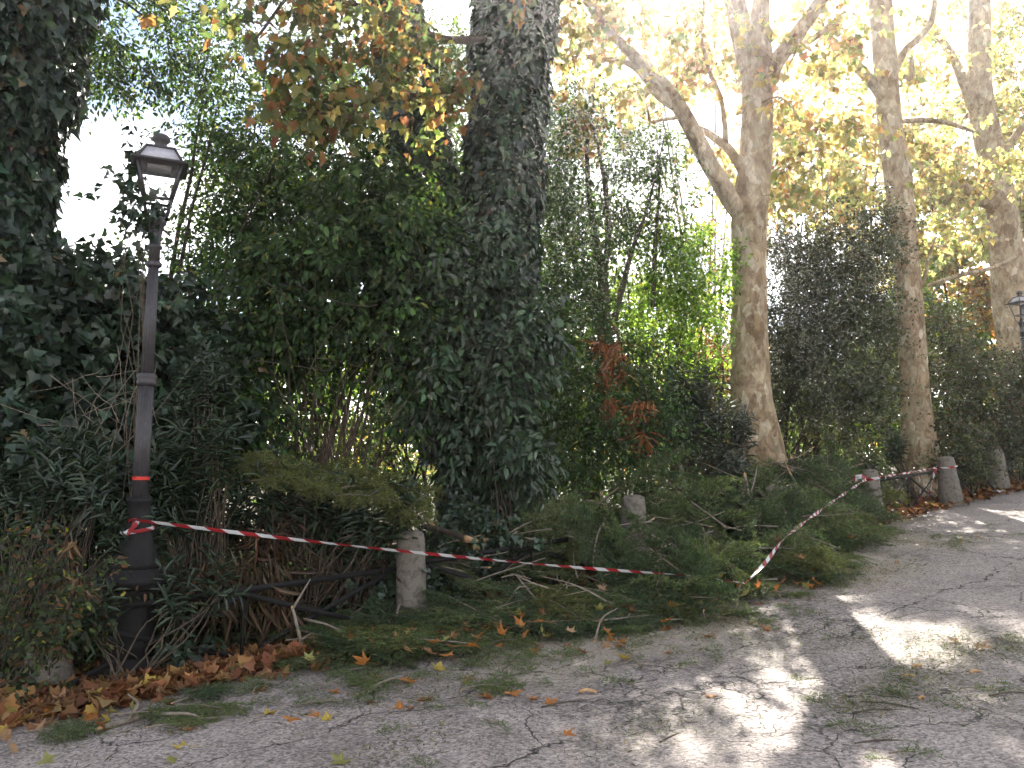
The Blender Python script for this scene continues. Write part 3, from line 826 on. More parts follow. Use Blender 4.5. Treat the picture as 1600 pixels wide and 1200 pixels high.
def plant(name, label, cat, base, blobs, leaf, per, size, pal, mat, seed, group=None, nstem=14, srad=.018, twig_n=300,
          length=.35, jit=.05, droop=.35, stem_mat='twig', extra=None, col_var=.2, dens=1.0, stem_name='stems', crown_name='foliage', trunk=None):
    r = np.random.default_rng(seed)
    bases = np.array([b for b in base], float)
    root = empty(name, bases.mean(0), label, cat, group)
    C, D = blob_clusters(r, blobs, dens)
    ok = C[:, 2] > gz(C[:, 0], C[:, 1]) + .03
    C, D = C[ok], D[ok]
    D = norm(D * .8 + r.normal(0, .5, D.shape) + [0, 0, .15])
    if trunk is not None:
        adopt(tube_obj('trunk', [trunk, trunk * .5 + bases[0] * .5 + [.1, 0, 0], bases[0]], [.16, .12, .07], M[stem_mat], None, 10, 16, .08, seed), root)
        root_shift = None
    if nstem:
        tg = C[r.choice(len(C), min(nstem, len(C)), replace=False)]
        L = stem_lines(r, bases, tg)
        rad = srad * np.linspace(1, .3, L.shape[1])[None] * r.uniform(.5, 1.2, (len(L), 1))
        V, pol = tubes(L, rad, 6, cap=False)
        adopt(link(stem_name, np_mesh(stem_name, V, pol, smooth=True), M[stem_mat]), root)
        anchors = L[:, 2:].reshape(-1, 3)
        sub = r.choice(len(C), min(twig_n, len(C)), replace=False)
        if len(sub):
            V, pol = twigs_to(r, anchors, C[sub], D[sub], length, srad * .32, .0022)
            adopt(link('twigs', np_mesh('twigs', V, pol, smooth=True), M[stem_mat], None, "stuff"), root)
    p, u, nn = sprays(r, C, D, per, length, jit, droop)
    # colour drifts slowly from clump to clump
    cc = np.repeat(np.exp(r.normal(0, .30, (len(C), 1))), per, 0)
    parts = [(p, u, nn, size * r.uniform(.65, 1.25, len(p)), leaf, np.clip(palette(r, len(p), pal, col_var) * cc, 0, .9))]
    if extra: parts += extra(r, root)
    adopt(leaf_obj(crown_name, parts, M[mat]), root)
    return root

def ivy_on(r, pts, rad, n, size, lump=.10, thin=.22):
    """leaves hanging like shingles on a tube surface, bunched and thinned unevenly"""
    K = 60
    L = catmull(pts, K); rr = np.interp(np.linspace(0, len(rad) - 1, K), np.arange(len(rad)), rad)
    t = r.uniform(0, K - 1.001, n * 2); a = r.uniform(0, 2 * np.pi, n * 2)
    hz = L[t.astype(int)][:, 2]
    den = np.sin(hz * 2.3 + a * 2 + 1) + np.sin(hz * 5.1 - a * 3) + .8 * np.sin(hz * 9.7 + a * 5 + 2) + .7 * np.sin(hz * 1.1 + a)
    keep = np.argsort(-(den * thin + r.normal(0, 1, n * 2)))[:n]
    t = t[keep]; a = a[keep]; den = den[keep]
    i = t.astype(int); f = (t - i)[:, None]
    c = L[i] * (1 - f) + L[i + 1] * f; T = norm(L[i + 1] - L[i]); rad_ = rr[i]
    X = norm(np.cross(T, [0, 1, 0.01])); Y_ = np.cross(T, X)
    out = np.cos(a)[:, None] * X + np.sin(a)[:, None] * Y_
    bump = np.maximum(1 + lump * den * .6, .86) + np.abs(r.normal(0, .07, n))
    p = c + out * (rad_ * bump)[:, None]
    u = np.array([0, 0, -.85]) + out * .5 + r.normal(0, .38, (n, 3))
    nn = out * 1.0 + np.array([0, 0, .45]) + r.normal(0, .42, (n, 3))
    return p, norm(u), norm(nn), size * np.clip(r.lognormal(-.15, .38, n), .35, 1.6)

def ivy_stems(r, pts, rad, n):
    K = 40
    L = catmull(pts, K); rr = np.interp(np.linspace(0, len(rad) - 1, K), np.arange(len(rad)), rad)
    out = []
    for _ in range(n):
        a = r.uniform(0, 6.28) + np.cumsum(r.normal(0, .12, K))
        out.append(L + np.column_stack([np.cos(a), np.sin(a), np.zeros(K)]) * (rr * r.uniform(.96, 1.03))[:, None])
    V, pol = tubes(np.array(out), np.broadcast_to(np.linspace(.022, .008, K), (n, K)), 5, cap=False)
    return np_mesh('ivy_stems', V, pol, smooth=True)

# ------------------------------------------------------------------ plane trees
def limb_pts(spec):
    return np.array([A(px, py, Y) for (px, py, w, Y) in spec]), np.array([px_r(w, Y) / 2 for (px, py, w, Y) in spec])

def plane_tree(label, trunk, limbs, crown, seed, pal, bark='plane_bark', leaf='plane', size=.15, per=6, twig_n=420, ivy=None, cname='plane_tree', mat='autumn', cmult=.56):
    r = np.random.default_rng(seed)
    tp, trd = limb_pts(trunk)
    root = empty(cname, (tp[0][0], tp[0][1], float(gz(tp[0][0], tp[0][1]))), label, "tree")
    n = 46
    L = catmull(tp, n); rr = np.interp(np.linspace(0, len(trd) - 1, n), np.arange(len(trd)), trd)
    V, pol = tubes(L[None], rr[None], 28, .06, seed)
    adopt(link('trunk', np_mesh('trunk', V, pol, smooth=True), M[bark]), root)
    anchors = [L[n // 2:]]
    for li, sp in enumerate(limbs):
        q, rd = limb_pts(sp)
        o = tube_obj('limb', q, rd, M[bark], None, 12 if sp[0][2] > 12 else 7, max(10, 6 * len(sp)), .08, seed * 10 + li)
        adopt(o, root); anchors.append(catmull(q, 14)[3:])
    anchors = np.vstack(anchors)
    C, D = blob_clusters(r, crown, cmult)
    D = norm(D * .6 + r.normal(0, .6, D.shape) + [0, 0, -.1])
    sub = r.choice(len(C), min(twig_n, len(C)), replace=False)
    V, pol = twigs_to(r, anchors, C[sub], D[sub], .3, .014, .003, sag=.3)
    adopt(link('twigs', np_mesh('twigs', V, pol, smooth=True), M['bark'], None, "stuff"), root)
    p, u, nn = sprays(r, C, D, per, .42, .10, .7, .5)
    cc = np.repeat(np.exp(r.normal(0, .15, (len(C), 1))), per, 0)
    adopt(leaf_obj('crown', [(p, u, nn, size * r.uniform(.6, 1.2, len(p)), leaf, np.clip(palette(r, len(p), pal, .2) * cc, 0, .9))], M[mat]), root)
    return root

Y1 = 15.6
t1_ = plane_tree("stout mottled plane tree standing directly behind the brush heap, forking high up",
    [(1190, 850, 104, Y1), (1187, 770, 97, Y1), (1181, 700, 80, Y1), (1174, 620, 63, Y1), (1170, 520, 58, Y1), (1171, 420, 55, Y1), (1172, 340, 58, Y1), (1178, 260, 52, Y1), (1183, 180, 49, Y1), (1184, 110, 48, Y1), (1178, 70, 46, Y1), (1172, 40, 29, Y1)],
    [[(1172, 110, 34, Y1), (1160, 60, 34, Y1), (1148, 0, 33, Y1 - .1), (1132, -90, 29, Y1 - .2), (1110, -200, 22, Y1 - .3)],
     [(1180, 110, 33, Y1), (1184, 60, 31, Y1 + .1), (1190, 0, 28, Y1 + .3), (1200, -120, 22, Y1 + .6)],
     [(1196, 150, 22, Y1 - .05), (1212, 100, 26, Y1 - .2), (1245, 55, 26, Y1 - .4), (1283, 0, 22, Y1 - .6), (1340, -90, 17, Y1 - .9)],
     [(1204, 110, 14, Y1 - .1), (1198, 60, 15, Y1 - .2), (1196, 10, 14, Y1 - .2), (1200, -60, 12, Y1 - .3)],
     [(1214, 92, 12, Y1 - .2), (1250, 72, 12, Y1 - .1), (1285, 50, 10, Y1), (1320, 20, 9, Y1 + .2)],
     [(1166, 345, 29, Y1), (1140, 310, 31, Y1 - .2), (1112, 262, 29, Y1 - .4), (1080, 200, 26, Y1 - .6), (1050, 150, 23, Y1 - .8), (1020, 115, 21, Y1 - 1), (985, 82, 19, Y1 - 1.2), (945, 40, 15, Y1 - 1.5), (900, -20, 10, Y1 - 1.8)],
     [(1062, 172, 14, Y1 - .7), (1030, 150, 13, Y1 - .8), (1000, 112, 11, Y1 - 1), (970, 95, 10, Y1 - 1.1), (935, 93, 9, Y1 - 1.2), (890, 80, 5, Y1 - 1.4)],
     [(1170, 285, 17, Y1 - .1), (1140, 235, 15, Y1 - .3), (1112, 212, 12, Y1 - .4), (1092, 200, 9, Y1 - .5)],
     [(1134, 232, 10, Y1 - .3), (1132, 190, 9, Y1 - .2), (1125, 150, 8, Y1 - .1), (1108, 110, 7, Y1), (1098, 60, 6, Y1 + .1), (1100, 0, 5, Y1 + .2)],
     [(1060, 184, 6, Y1 - .7), (1036, 187, 6, Y1 - .7), (1016, 190, 5, Y1 - .7), (1012, 165, 3, Y1 - .7)],
     [(1150, 180, 5, Y1), (1210, 152, 4, Y1 - .4), (1235, 165, 3, Y1 - .5), (1250, 190, 3, Y1 - .5)]],
    [(900, 30, 14.2, 75, 80, 1.2, 210), (985, 30, 14.8, 70, 60, 1.2, 140), (1060, 20, 15.5, 60, 50, 1.2, 110), (1130, 60, 15.8, 60, 60, 1.4, 110),
     (940, 150, 14.4, 60, 50, 1, 100), (1040, 110, 15.6, 60, 50, 1, 80), (1100, 170, 16.5, 50, 70, 1.2, 36), (1130, 250, 16.8, 40, 60, 1, 24), (1270, 150, 15.5, 90, 90, 1.6, 160), (1290, 270, 16, 80, 60, 1.4, 130),
     (1280, 30, 15.5, 100, 60, 1.6, 130), (1100, -160, 15.6, 330, 110, 2.6, 210), (950, -90, 14, 180, 70, 1.6, 110), (1250, 215, 14.2, 50, 60, .8, 40)],
    11, ORANGE)
Y2 = 19.7
plane_tree("slimmer plane tree, ivy flecked, right behind the bollard where the tape ends",
    [(1446, 800, 72, Y2), (1441, 740, 64, Y2), (1436, 690, 52, Y2), (1430, 620, 44, Y2), (1424, 520, 41, Y2), (1417, 420, 39, Y2), (1408, 330, 41, Y2), (1403, 275, 43, Y2), (1392, 200, 37, Y2), (1384, 110, 36, Y2), (1374, 0, 36, Y2), (1362, -120, 32, Y2), (1350, -260, 24, Y2)],
    [[(1396, 118, 12, Y2), (1414, 80, 12, Y2 - .2), (1438, 58, 11, Y2 - .3), (1456, 30, 10, Y2 - .4), (1462, -20, 8, Y2 - .5)],
     [(1388, 165, 20, Y2), (1355, 120, 18, Y2 - .3), (1318, 82, 16, Y2 - .6), (1280, 45, 13, Y2 - .9), (1240, 5, 10, Y2 - 1.2)],
     [(1400, 190, 8, Y2), (1440, 188, 9, Y2 - .3), (1480, 192, 8, Y2 - .5), (1520, 205, 5, Y2 - .6)],
     [(1412, 120, 8, Y2), (1424, 120, 9, Y2 - .1), (1424, 90, 7, Y2 - .1)],
     [(1432, 470, 5, Y2), (1446, 430, 6, Y2 - .3), (1450, 405, 5, Y2 - .4), (1462, 370, 3, Y2 - .5)]],
    [(1315, 130, 20.6, 75, 90, 1.6, 130), (1325, 290, 20.4, 70, 70, 1.2, 140), (1450, 90, 21.8, 100, 100, 1.4, 190), (1490, 250, 21.8, 70, 70, 1.2, 150), (1400, -120, 19.7, 280, 110, 3, 170), (1470, 360, 21, 60, 60, 1.2, 120)],
    12, YELLOW)
Y3 = 25.8
plane_tree("farthest plane tree with pale bark, rising behind the distant lamp",
    [(1596, 660, 60, Y3), (1590, 560, 54, Y3), (1580, 480, 51, Y3), (1572, 400, 48, Y3), (1562, 310, 44, Y3), (1546, 225, 42, Y3), (1532, 160, 40, Y3), (1530, 80, 36, Y3), (1530, 0, 32, Y3), (1526, -120, 26, Y3)],
    [[(1528, 185, 20, Y3), (1510, 140, 16, Y3 - .3), (1492, 95, 15, Y3 - .6), (1470, 62, 12, Y3 - .9), (1440, 30, 9, Y3 - 1.2)],
     [(1556, 250, 14, Y3), (1578, 225, 12, Y3 - .4), (1605, 190, 11, Y3 - .8), (1640, 150, 9, Y3 - 1.2)],
     [(1560, 330, 22, Y3), (1525, 305, 18, Y3 - .5), (1485, 282, 15, Y3 - 1), (1440, 262, 12, Y3 - 1.6), (1395, 240, 8, Y3 - 2)],
     [(1590, 400, 6, Y3 - .7), (1545, 420, 7, Y3 - 1.2), (1500, 430, 7, Y3 - 1.8), (1450, 446, 5, Y3 - 2.4)],
     [(1556, 340, 6, Y3 - .7), (1515, 368, 6, Y3 - 1.2), (1480, 382, 6, Y3 - 1.6), (1442, 390, 4, Y3 - 2)]],
    [(1490, 130, 27.6, 100, 120, 1.4, 230), (1565, 60, 27.6, 100, 90, 1.4, 190), (1490, 330, 27.8, 80, 90, 1.4, 190), (1590, 250, 27.8, 60, 110, 1.4, 140), (1620, 120, 24, 60, 150, 2, 180), (1560, -130, 25, 200, 130, 3, 120)],
    13, YELLOW, twig_n=500)

# ------------------------------------------------------------------ ivy covered trees
Y0 = 11.8
def ivy_tree(name, label, trunk, limbs, crown, nleaf, size, seed, pal=ORANGE, lsize=.135, per=6):
    r = np.random.default_rng(seed)
    tp, rd = limb_pts(trunk)
    root = empty(name, (tp[0][0], tp[0][1], float(gz(tp[0][0], tp[0][1]))), label, "tree")
    adopt(tube_obj('trunk', tp, rd * .64, M['bark'], None, 20, 50, .08, seed), root)
    p, u, nn, sz = ivy_on(r, tp, rd * .93, nleaf, size)
    ps = [(p, u, nn, sz, 'ivy', palette(r, nleaf, IVY, .28))]
    p2, u2, n2, s2 = ivy_on(r, tp, rd * .82, int(nleaf * .8), size)
    ps.append((p2, u2, n2, s2, 'ivy', palette(r, len(p2), IVY, .25)))
    adopt(link('ivy_stems', ivy_stems(r, tp, rd * .70, 9), M['twig'], None, 'stuff'), root)
    adopt(leaf_obj('ivy', ps, M['ivy']), root)
    anchors = []
    for li, sp in enumerate(limbs):
        q, lr = limb_pts(sp); adopt(tube_obj('limb', q, lr, M['bark'], None, 8, 24, .06, seed * 7 + li), root); anchors.append(catmull(q, 16)[2:])
    if crown:
        C, D = blob_clusters(r, crown, .62); D = norm(D * .5 + r.normal(0, .6, D.shape) + [-.2, -.1, -.15])
        V, pol = twigs_to(r, np.vstack(anchors), C, D, .3, .009, .0028, sag=.2)
        adopt(link('twigs', np_mesh('twigs', V, pol, smooth=True), M['bark'], None, "stuff"), root)
        p, u, nn = sprays(r, C, D, per, .40, .09, .8, .5)
        adopt(leaf_obj('crown', [(p, u, nn, lsize * r.uniform(.6, 1.25, len(p)), 'plane', palette(r, len(p), pal, .22))], M['autumn']), root)
    return root
AUT2 = [(1.5, (.34, .18, .07)), (3, (.22, .22, .08)), (5, (.12, .155, .06)), (1.0, (.24, .12, .055)), (.8, (.42, .35, .10))]
ivy_tree('ivy_clad_tree', "massive trunk wrapped in dark ivy rising in the middle of the thicket",
    [(752, 900, 140, Y0), (755, 800, 138, Y0), (762, 700, 130, Y0), (768, 600, 126, Y0), (773, 500, 120, Y0), (778, 400, 116, Y0), (785, 300, 116, Y0), (794, 200, 120, Y0), (800, 100, 124, Y0), (806, 0, 124, Y0), (812, -120, 118, Y0), (820, -330, 100, Y0)],
    [[(770, 110, 16, 11.6), (700, 140, 14, 11), (620, 150, 11, 10.4), (540, 165, 8, 9.8), (470, 172, 5, 9.3)],
     [(780, 60, 16, 11.6), (690, 60, 12, 11), (600, 20, 9, 10.2), (520, 0, 7, 9.6), (430, -10, 5, 9)],
     [(780, -20, 16, 11.6), (700, -60, 12, 10.8), (600, -50, 9, 10), (480, -30, 7, 9.2), (400, 60, 4, 8.8)],
     [(830, -10, 12, 11.6), (870, -40, 12, 11.2), (940, -90, 9, 10.8)]],
    [(450, 40, 9.2, 80, 80, .8, 75), (540, 60, 9.6, 80, 70, .8, 75), (640, 70, 10.3, 60, 60, .8, 80), (480, 150, 9.2, 80, 50, .6, 55), (560, 180, 9.8, 70, 40, .6, 36), (690, 120, 10.8, 45, 70, .6, 46), (500, -80, 9.5, 200, 80, 1, 110), (640, 210, 10.5, 30, 25, .4, 8), (840, 60, 11.0, 30, 60, .4, 10)],
    15000, .125, 31, AUT2)
ivy_tree('ivy_clad_tree', "slimmer leaning dark trunk behind the massive ivy one, on its left",
    [(716, 720, 101, 12.9), (706, 560, 89, 12.9), (694, 420, 87, 12.9), (676, 300, 87, 12.9), (655, 200, 89, 12.9), (636, 110, 87, 12.9), (615, 0, 87, 12.9), (590, -140, 79, 12.9)],
    [], [], 8500, .11, 32)
YL = 9.0
ivy_tree('ivy_clad_tree', "towering dark ivy clad tree filling the left edge above the lamp base",
    [(-30, 1010, 330, YL), (-30, 880, 330, YL), (-30, 700, 300, YL), (-25, 560, 290, YL), (-34, 420, 230, YL), (-40, 320, 205, YL), (-40, 220, 225, YL), (-24, 120, 285, YL), (-14, 20, 320, YL), (-10, -100, 300, YL), (0, -260, 260, YL)],
    [], [], 17000, .125, 33)
def ivy_bush_extra(r, root):
    return []
plant('ivy_thicket', "rounded dark ivy thicket behind the lamp post shaft", "ivy", [P(-3.0, 2.4), P(-2.2, 2.6), P(-4, 2.2)],
      [(110, 545, 9.3, 95, 115, .9, 560), (150, 640, 9.2, 110, 120, .8, 420), (60, 740, 8.6, 130, 120, .8, 420), (180, 470, 9.6, 50, 50, .6, 130), (310, 620, 10.2, 70, 130, .8, 260)],
      'ivy', 11, .12, IVY, 'ivy', 41, dens=1.3, nstem=18, twig_n=500, length=.4, jit=.09, droop=.6)
plant('ivy_vine', "loose ivy shoot winding round the lantern of the near lamp", "ivy", [LAMP + np.array([-.1, .3, .2])],
      [(210, 300, 6.85, 18, 70, .12, 16), (235, 235, 7.0, 30, 40, .15, 7), (255, 320, 6.85, 22, 30, .12, 8), (215, 390, 6.85, 14, 40, .12, 7), (175, 290, 7.0, 24, 36, .15, 6), (262, 365, 6.85, 16, 26, .1, 5)],
      'ivy', 6, .075, IVY, 'ivy', 42, nstem=9, srad=.006, twig_n=80, length=.22, jit=.06, droop=.5)

# ------------------------------------------------------------------ green trees and shrubs of the thicket
plant('leafy_tree', "airy green tree behind the near lamp's lantern with sky between its leaves", "tree", [P(-1.2, 5.2), P(-.8, 5.6)],
      [(350, 230, 12.6, 50, 90, 1, 90), (400, 330, 12.4, 80, 90, 1.1, 220), (330, 390, 12.8, 60, 60, 1, 110), (470, 250, 12.6, 80, 80, 1.1, 150), (560, 300, 12.4, 70, 90, 1, 190), (320, 120, 12.8, 50, 60, 1, 60), (400, 130, 13, 70, 60, 1, 70), (315, 320, 13, 28, 60, .6, 26)],
      'oval', 10, .085, GREEN, 'green', 51, dens=1.75, nstem=12, srad=.05, twig_n=500, length=.4, jit=.07, droop=.5, stem_mat='bark')
plant('leafy_tree', "green crown hanging over the top left corner above the lamp", "tree", [A(70, -90, 11.5)],
      [(150, 110, 11.2, 50, 50, .7, 80), (200, 60, 11.5, 90, 70, 1, 210), (300, 40, 11.8, 80, 60, 1, 150), (170, 120, 11.5, 50, 40, .8, 50), (240, -50, 11.5, 220, 60, 1.2, 230), (360, 60, 12, 50, 70, .8, 80), (230, 130, 12, 60, 30, .7, 46)],
      'oval', 10, .08, GREEN, 'green', 52, nstem=9, srad=.035, twig_n=300, length=.4, jit=.07, droop=.6, stem_mat='bark', trunk=P(-3.6, 4.6))
plant('leafy_shrub', "large many stemmed green shrub left of the massive ivy trunk", "shrub", [P(1.0, 3.3), P(1.2, 3.1), P(.8, 3.5)],
      [(420, 470, 11.2, 80, 90, .8, 300), (520, 430, 11, 90, 90, .8, 340), (620, 400, 11, 80, 90, .8, 300), (560, 340, 11.2, 90, 70, .8, 220), (480, 550, 11.2, 90, 60, .8, 180), (600, 520, 11, 70, 70, .7, 200), (380, 560, 11, 60, 80, .8, 180), (660, 330, 11.2, 50, 60, .6, 120), (400, 680, 10.6, 80, 50, .8, 130), (660, 600, 10.8, 40, 80, .5, 110)],
      'oval', 10, .112, GREEN, 'green', 53, dens=1.1, nstem=34, srad=.03, twig_n=600, length=.42, jit=.075, droop=.8)
PALEG = [(4, (.050, .082, .044)), (3, (.066, .102, .055)), (1.5, (.034, .058, .032))]
plant('climbing_shrub', "pale leaved climber spilling down the front of the massive ivy trunk", "shrub", [P(2.7, .9), P(2.3, 1.0)],
      [(770, 470, 10.9, 80, 60, .35, 90), (725, 385, 11, 90, 40, .35, 90), (800, 580, 10.8, 50, 60, .35, 80), (730, 690, 10.7, 60, 50, .4, 60), (680, 430, 10.9, 60, 50, .3, 70), (670, 600, 10.7, 50, 60, .4, 60), (835, 520, 10.9, 30, 60, .3, 50), (810, 720, 10.6, 50, 40, .4, 60), (700, 520, 10.8, 40, 40, .3, 40)],
      'oval', 9, .125, PALEG, 'ivy', 54, dens=1.3, nstem=12, srad=.012, twig_n=300, length=.35, jit=.07, droop=.8)
plant('leafy_shrub', "small leaved green thicket right of the massive ivy trunk", "shrub", [P(5.2, 3.4), P(4.6, 3.6), P(5.8, 3.0)],
      [(880, 480, 13.4, 60, 110, .9, 380), (930, 600, 13.2, 90, 90, .9, 420), (870, 640, 13, 60, 90, .8, 260), (990, 590, 13.8, 60, 60, .8, 200), (980, 680, 13, 90, 60, .8, 260), (880, 330, 13.6, 50, 80, .7, 200), (900, 740, 12.4, 90, 50, .7, 200)],
      'oval', 9, .07, GREEN, 'green', 55, dens=1.7, nstem=24, srad=.02, twig_n=500, length=.34, jit=.06, droop=.4)
plant('leafy_tree', "tall fine leaved tree in the gap between the two ivy trunks", "tree", [P(2.2, 6.2), P(1.6, 6.0)],
      [(560, 190, 14, 70, 80, 1.2, 150), (640, 290, 14, 60, 90, 1.2, 190), (690, 200, 14.4, 40, 90, 1, 110), (500, 290, 13.6, 70, 70, 1, 150), (600, 390, 13.6, 90, 60, 1, 170), (440, 400, 13.4, 80, 60, 1, 140), (690, 330, 14, 40, 70, .8, 110), (520, 90, 14.4, 80, 60, 1, 90), (380, 220, 13.4, 60, 80, 1, 90), (660, 90, 14.4, 50, 60, 1, 90), (620, 180, 14.2, 50, 60, .9, 100), (715, 270, 14.2, 30, 80, .8, 90), (720, 110, 14.4, 25, 70, .8, 60), (440, 300, 13.2, 60, 60, .9, 90), (330, 470, 13, 60, 40, .8, 90)],
      'oval', 10, .085, GREEN, 'green', 62, nstem=14, srad=.05, twig_n=500, length=.4, jit=.08, droop=.6, stem_mat='bark', dens=2.0)
plant('leafy_tree', "thin leaved tree between massive ivy trunk and slender stems, bright against the sun", "tree", [P(5.0, 5.8), P(5.5, 6.0)],
      [(865, 230, 15.2, 35, 80, .9, 120), (880, 330, 15.2, 50, 70, .9, 150), (960, 310, 15.4, 60, 60, .9, 110), (870, 420, 15, 50, 60, .8, 140), (960, 240, 15.4, 50, 50, .8, 60), (860, 130, 15, 25, 60, .7, 56), (900, 170, 15.4, 40, 60, .8, 60), (985, 190, 15.8, 50, 40, .8, 46), (1040, 250, 15.8, 40, 50, .8, 60)],
      'oval', 9, .08, [(4, (.075, .13, .045)), (3, (.11, .18, .055)), (2, (.05, .09, .036))], 'green', 63, nstem=10, srad=.04, twig_n=400, length=.38, jit=.07, droop=.5, stem_mat='bark', dens=1.8)
# slender tree with visible stems
def slender():
    r = np.random.default_rng(61)
    b = P(6.2, 4.6)
    root = empty('slender_tree', b, "slender dark stemmed tree forking between ivy trunk and stout plane", "tree")
    Ys = 14.6
    specs = [[(950, 640, 24, Ys), (945, 520, 22, Ys), (942, 440, 18, Ys), (932, 380, 13, Ys), (920, 300, 10, Ys), (918, 220, 7, Ys), (926, 170, 4, Ys), (930, 120, 1.5, Ys)],
             [(946, 500, 16, Ys), (915, 445, 14, Ys + .2), (898, 410, 11, Ys + .3), (880, 350, 8, Ys + .4), (900, 260, 6, Ys + .4)],
             [(943, 430, 12, Ys), (950, 370, 10, Ys - .2), (945, 290, 8, Ys - .3), (932, 220, 4, Ys - .3), (915, 160, 1.5, Ys - .3)],
             [(960, 500, 11, Ys + .3), (985, 400, 8, Ys + .4), (1010, 330, 5, Ys + .4), (1030, 250, 2.5, Ys + .4), (1040, 200, 1.2, Ys + .4)],
             [(1020, 480, 8, Ys + .6), (1024, 380, 7, Ys + .6), (1030, 300, 4, Ys + .6), (1026, 230, 1.5, Ys + .6)]]
    anc = []
    for i, sp in enumerate(specs):
        q, rd = limb_pts(sp)
        adopt(tube_obj('trunk' if i == 0 else 'limb', q, rd, M['bark'], None, 8, 30, .06, 60 + i), root); anc.append(catmull(q, 14)[5:])
    C, D = blob_clusters(r, [(900, 260, Ys, 60, 80, .8, 120), (930, 180, Ys, 50, 50, .7, 70), (1040, 310, Ys + .4, 50, 45, .7, 110), (1030, 260, Ys + .5, 40, 40, .5, 50), (870, 190, Ys, 30, 60, .6, 40), (980, 400, Ys, 50, 50, .6, 60), (1000, 300, Ys, 40, 60, .5, 30)])
    V, pol = twigs_to(r, np.vstack(anc), C, D, .3, .008, .0025, sag=.15)
    adopt(link('twigs', np_mesh('twigs', V, pol, smooth=True), M['bark'], None, "stuff"), root)
    p, u, nn = sprays(r, C, D, 9, .38, .07, .5)
    adopt(leaf_obj('crown', [(p, u, nn, .085 * r.uniform(.6, 1.2, len(p)), 'oval', palette(r, len(p), GREEN, .2))], M['green']), root)
slender()
plant('sun_tinted_bush', "bright yellow green bush with sunlight put into its leaf colour left of the stout plane trunk", "shrub", [P(8.0, 3.8), P(8.4, 3.6)],
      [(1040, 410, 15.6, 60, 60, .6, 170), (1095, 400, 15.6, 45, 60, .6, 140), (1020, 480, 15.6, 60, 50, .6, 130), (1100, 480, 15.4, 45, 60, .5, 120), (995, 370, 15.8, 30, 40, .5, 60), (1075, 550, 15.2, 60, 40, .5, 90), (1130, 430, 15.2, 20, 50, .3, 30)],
      'oval', 9, .095, [(4, (.13, .23, .05)), (3, (.18, .28, .06)), (1, (.08, .15, .04))], 'lime', 56, dens=1.4, nstem=14, srad=.03, twig_n=300, length=.36, jit=.07, droop=.4, stem_mat='bark')  # palette brightened to stand in for sun on this bush
plant('evergreen_bush', "broad grey green evergreen bush between the two nearer plane trunks", "shrub", [P(13.2, 3.2), P(12.4, 3.4), P(14.2, 3.0), P(11.4, 3.5)],
      [(1250, 500, 18, 60, 90, 1.2, 420), (1330, 470, 18.2, 60, 80, 1.2, 420), (1300, 580, 18, 110, 90, 1.1, 560), (1385, 540, 20.8, 50, 100, .8, 300), (1230, 600, 17.8, 50, 80, .9, 220), (1340, 650, 18, 55, 60, .9, 220), (1240, 400, 18.4, 40, 50, .9, 150), (1350, 375, 18.4, 50, 50, .8, 170), (1290, 430, 18.4, 40, 60, .8, 170), (1385, 420, 20.8, 40, 70, .6, 140), (1310, 350, 18.8, 30, 40, .6, 60)],
      'diamond', 12, .08, OLIVE, 'small', 57, dens=2.0, nstem=22, srad=.05, twig_n=500, length=.34, jit=.06, droop=.2, stem_mat='bark')
plant('evergreen_bush', "mixed dark bush filling the gap right of the second plane trunk", "shrub", [P(18.2, 2.0), P(19.2, 2.0), P(20.5, 2.2)],
      [(1490, 620, 21, 60, 80, .9, 330), (1540, 660, 21.4, 60, 70, .9, 320), (1590, 640, 22, 50, 80, .9, 280), (1470, 700, 20, 50, 50, .8, 200), (1480, 530, 22, 40, 60, .8, 200), (1550, 580, 23, 60, 40, .8, 200), (1640, 600, 22, 50, 100, .9, 220)],
      'diamond', 11, .085, [(3, (.050, .066, .036)), (2, (.075, .095, .042)), (1.2, (.15, .095, .05)), (1, (.10, .13, .04))], 'small', 58, dens=1.7, nstem=14, srad=.03, twig_n=400, length=.34, jit=.07, droop=.3)
plant('rusty_shrub', "rust brown shrub in shade behind and left of the stout plane trunk", "shrub", [P(9.5, 3.6), P(10, 3.8)],
      [(1110, 600, 16.6, 50, 60, .6, 160), (1090, 400, 17.6, 60, 60, .6, 90), (1130, 540, 16.8, 30, 60, .5, 80), (1060, 350, 17.8, 40, 50, .5, 50)],
      'diamond', 9, .08, RUST, 'autumn', 59, dens=1.4, nstem=12, srad=.03, twig_n=200, length=.3, jit=.06, stem_mat='bark')

# ------------------------------------------------------------------ trees farther back that close the view
def back_tree(px, pyc, Y, rx, ry, n, pal, leaf, size, seed, label, mat='green', per=9, group="trees behind the thicket", dens=1.5):
    c = A(px, pyc, Y); g = float(gz(c[0], c[1]))
    plant('background_tree', label, "tree", [(c[0], c[1], g), (c[0] + .5, c[1] + .2, g)],
          [(px, pyc, Y, rx, ry, 1.8, n), (px - rx * .5, pyc + ry * .4, Y - .6, rx * .6, ry * .6, 1.2, n // 3), (px + rx * .5, pyc + ry * .3, Y + .5, rx * .6, ry * .7, 1.2, n // 3)],
          leaf, per, size, pal, mat, seed, group, 9, .06, 160, .5, .11, .4, 'bark', crown_name='crown', dens=dens)
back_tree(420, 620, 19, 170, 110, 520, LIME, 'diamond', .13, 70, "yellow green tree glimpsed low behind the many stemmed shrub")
back_tree(640, 560, 20, 130, 170, 520, GREEN, 'diamond', .14, 71, "dim green tree glimpsed behind the leaning ivy trunk")
back_tree(240, 640, 17, 120, 130, 420, GREEN, 'diamond', .12, 72, "green tree glimpsed low behind the near lamp shaft")
back_tree(900, 520, 21, 120, 200, 560, LIME, 'diamond', .14, 73, "light green tree glimpsed behind the slender stemmed tree")
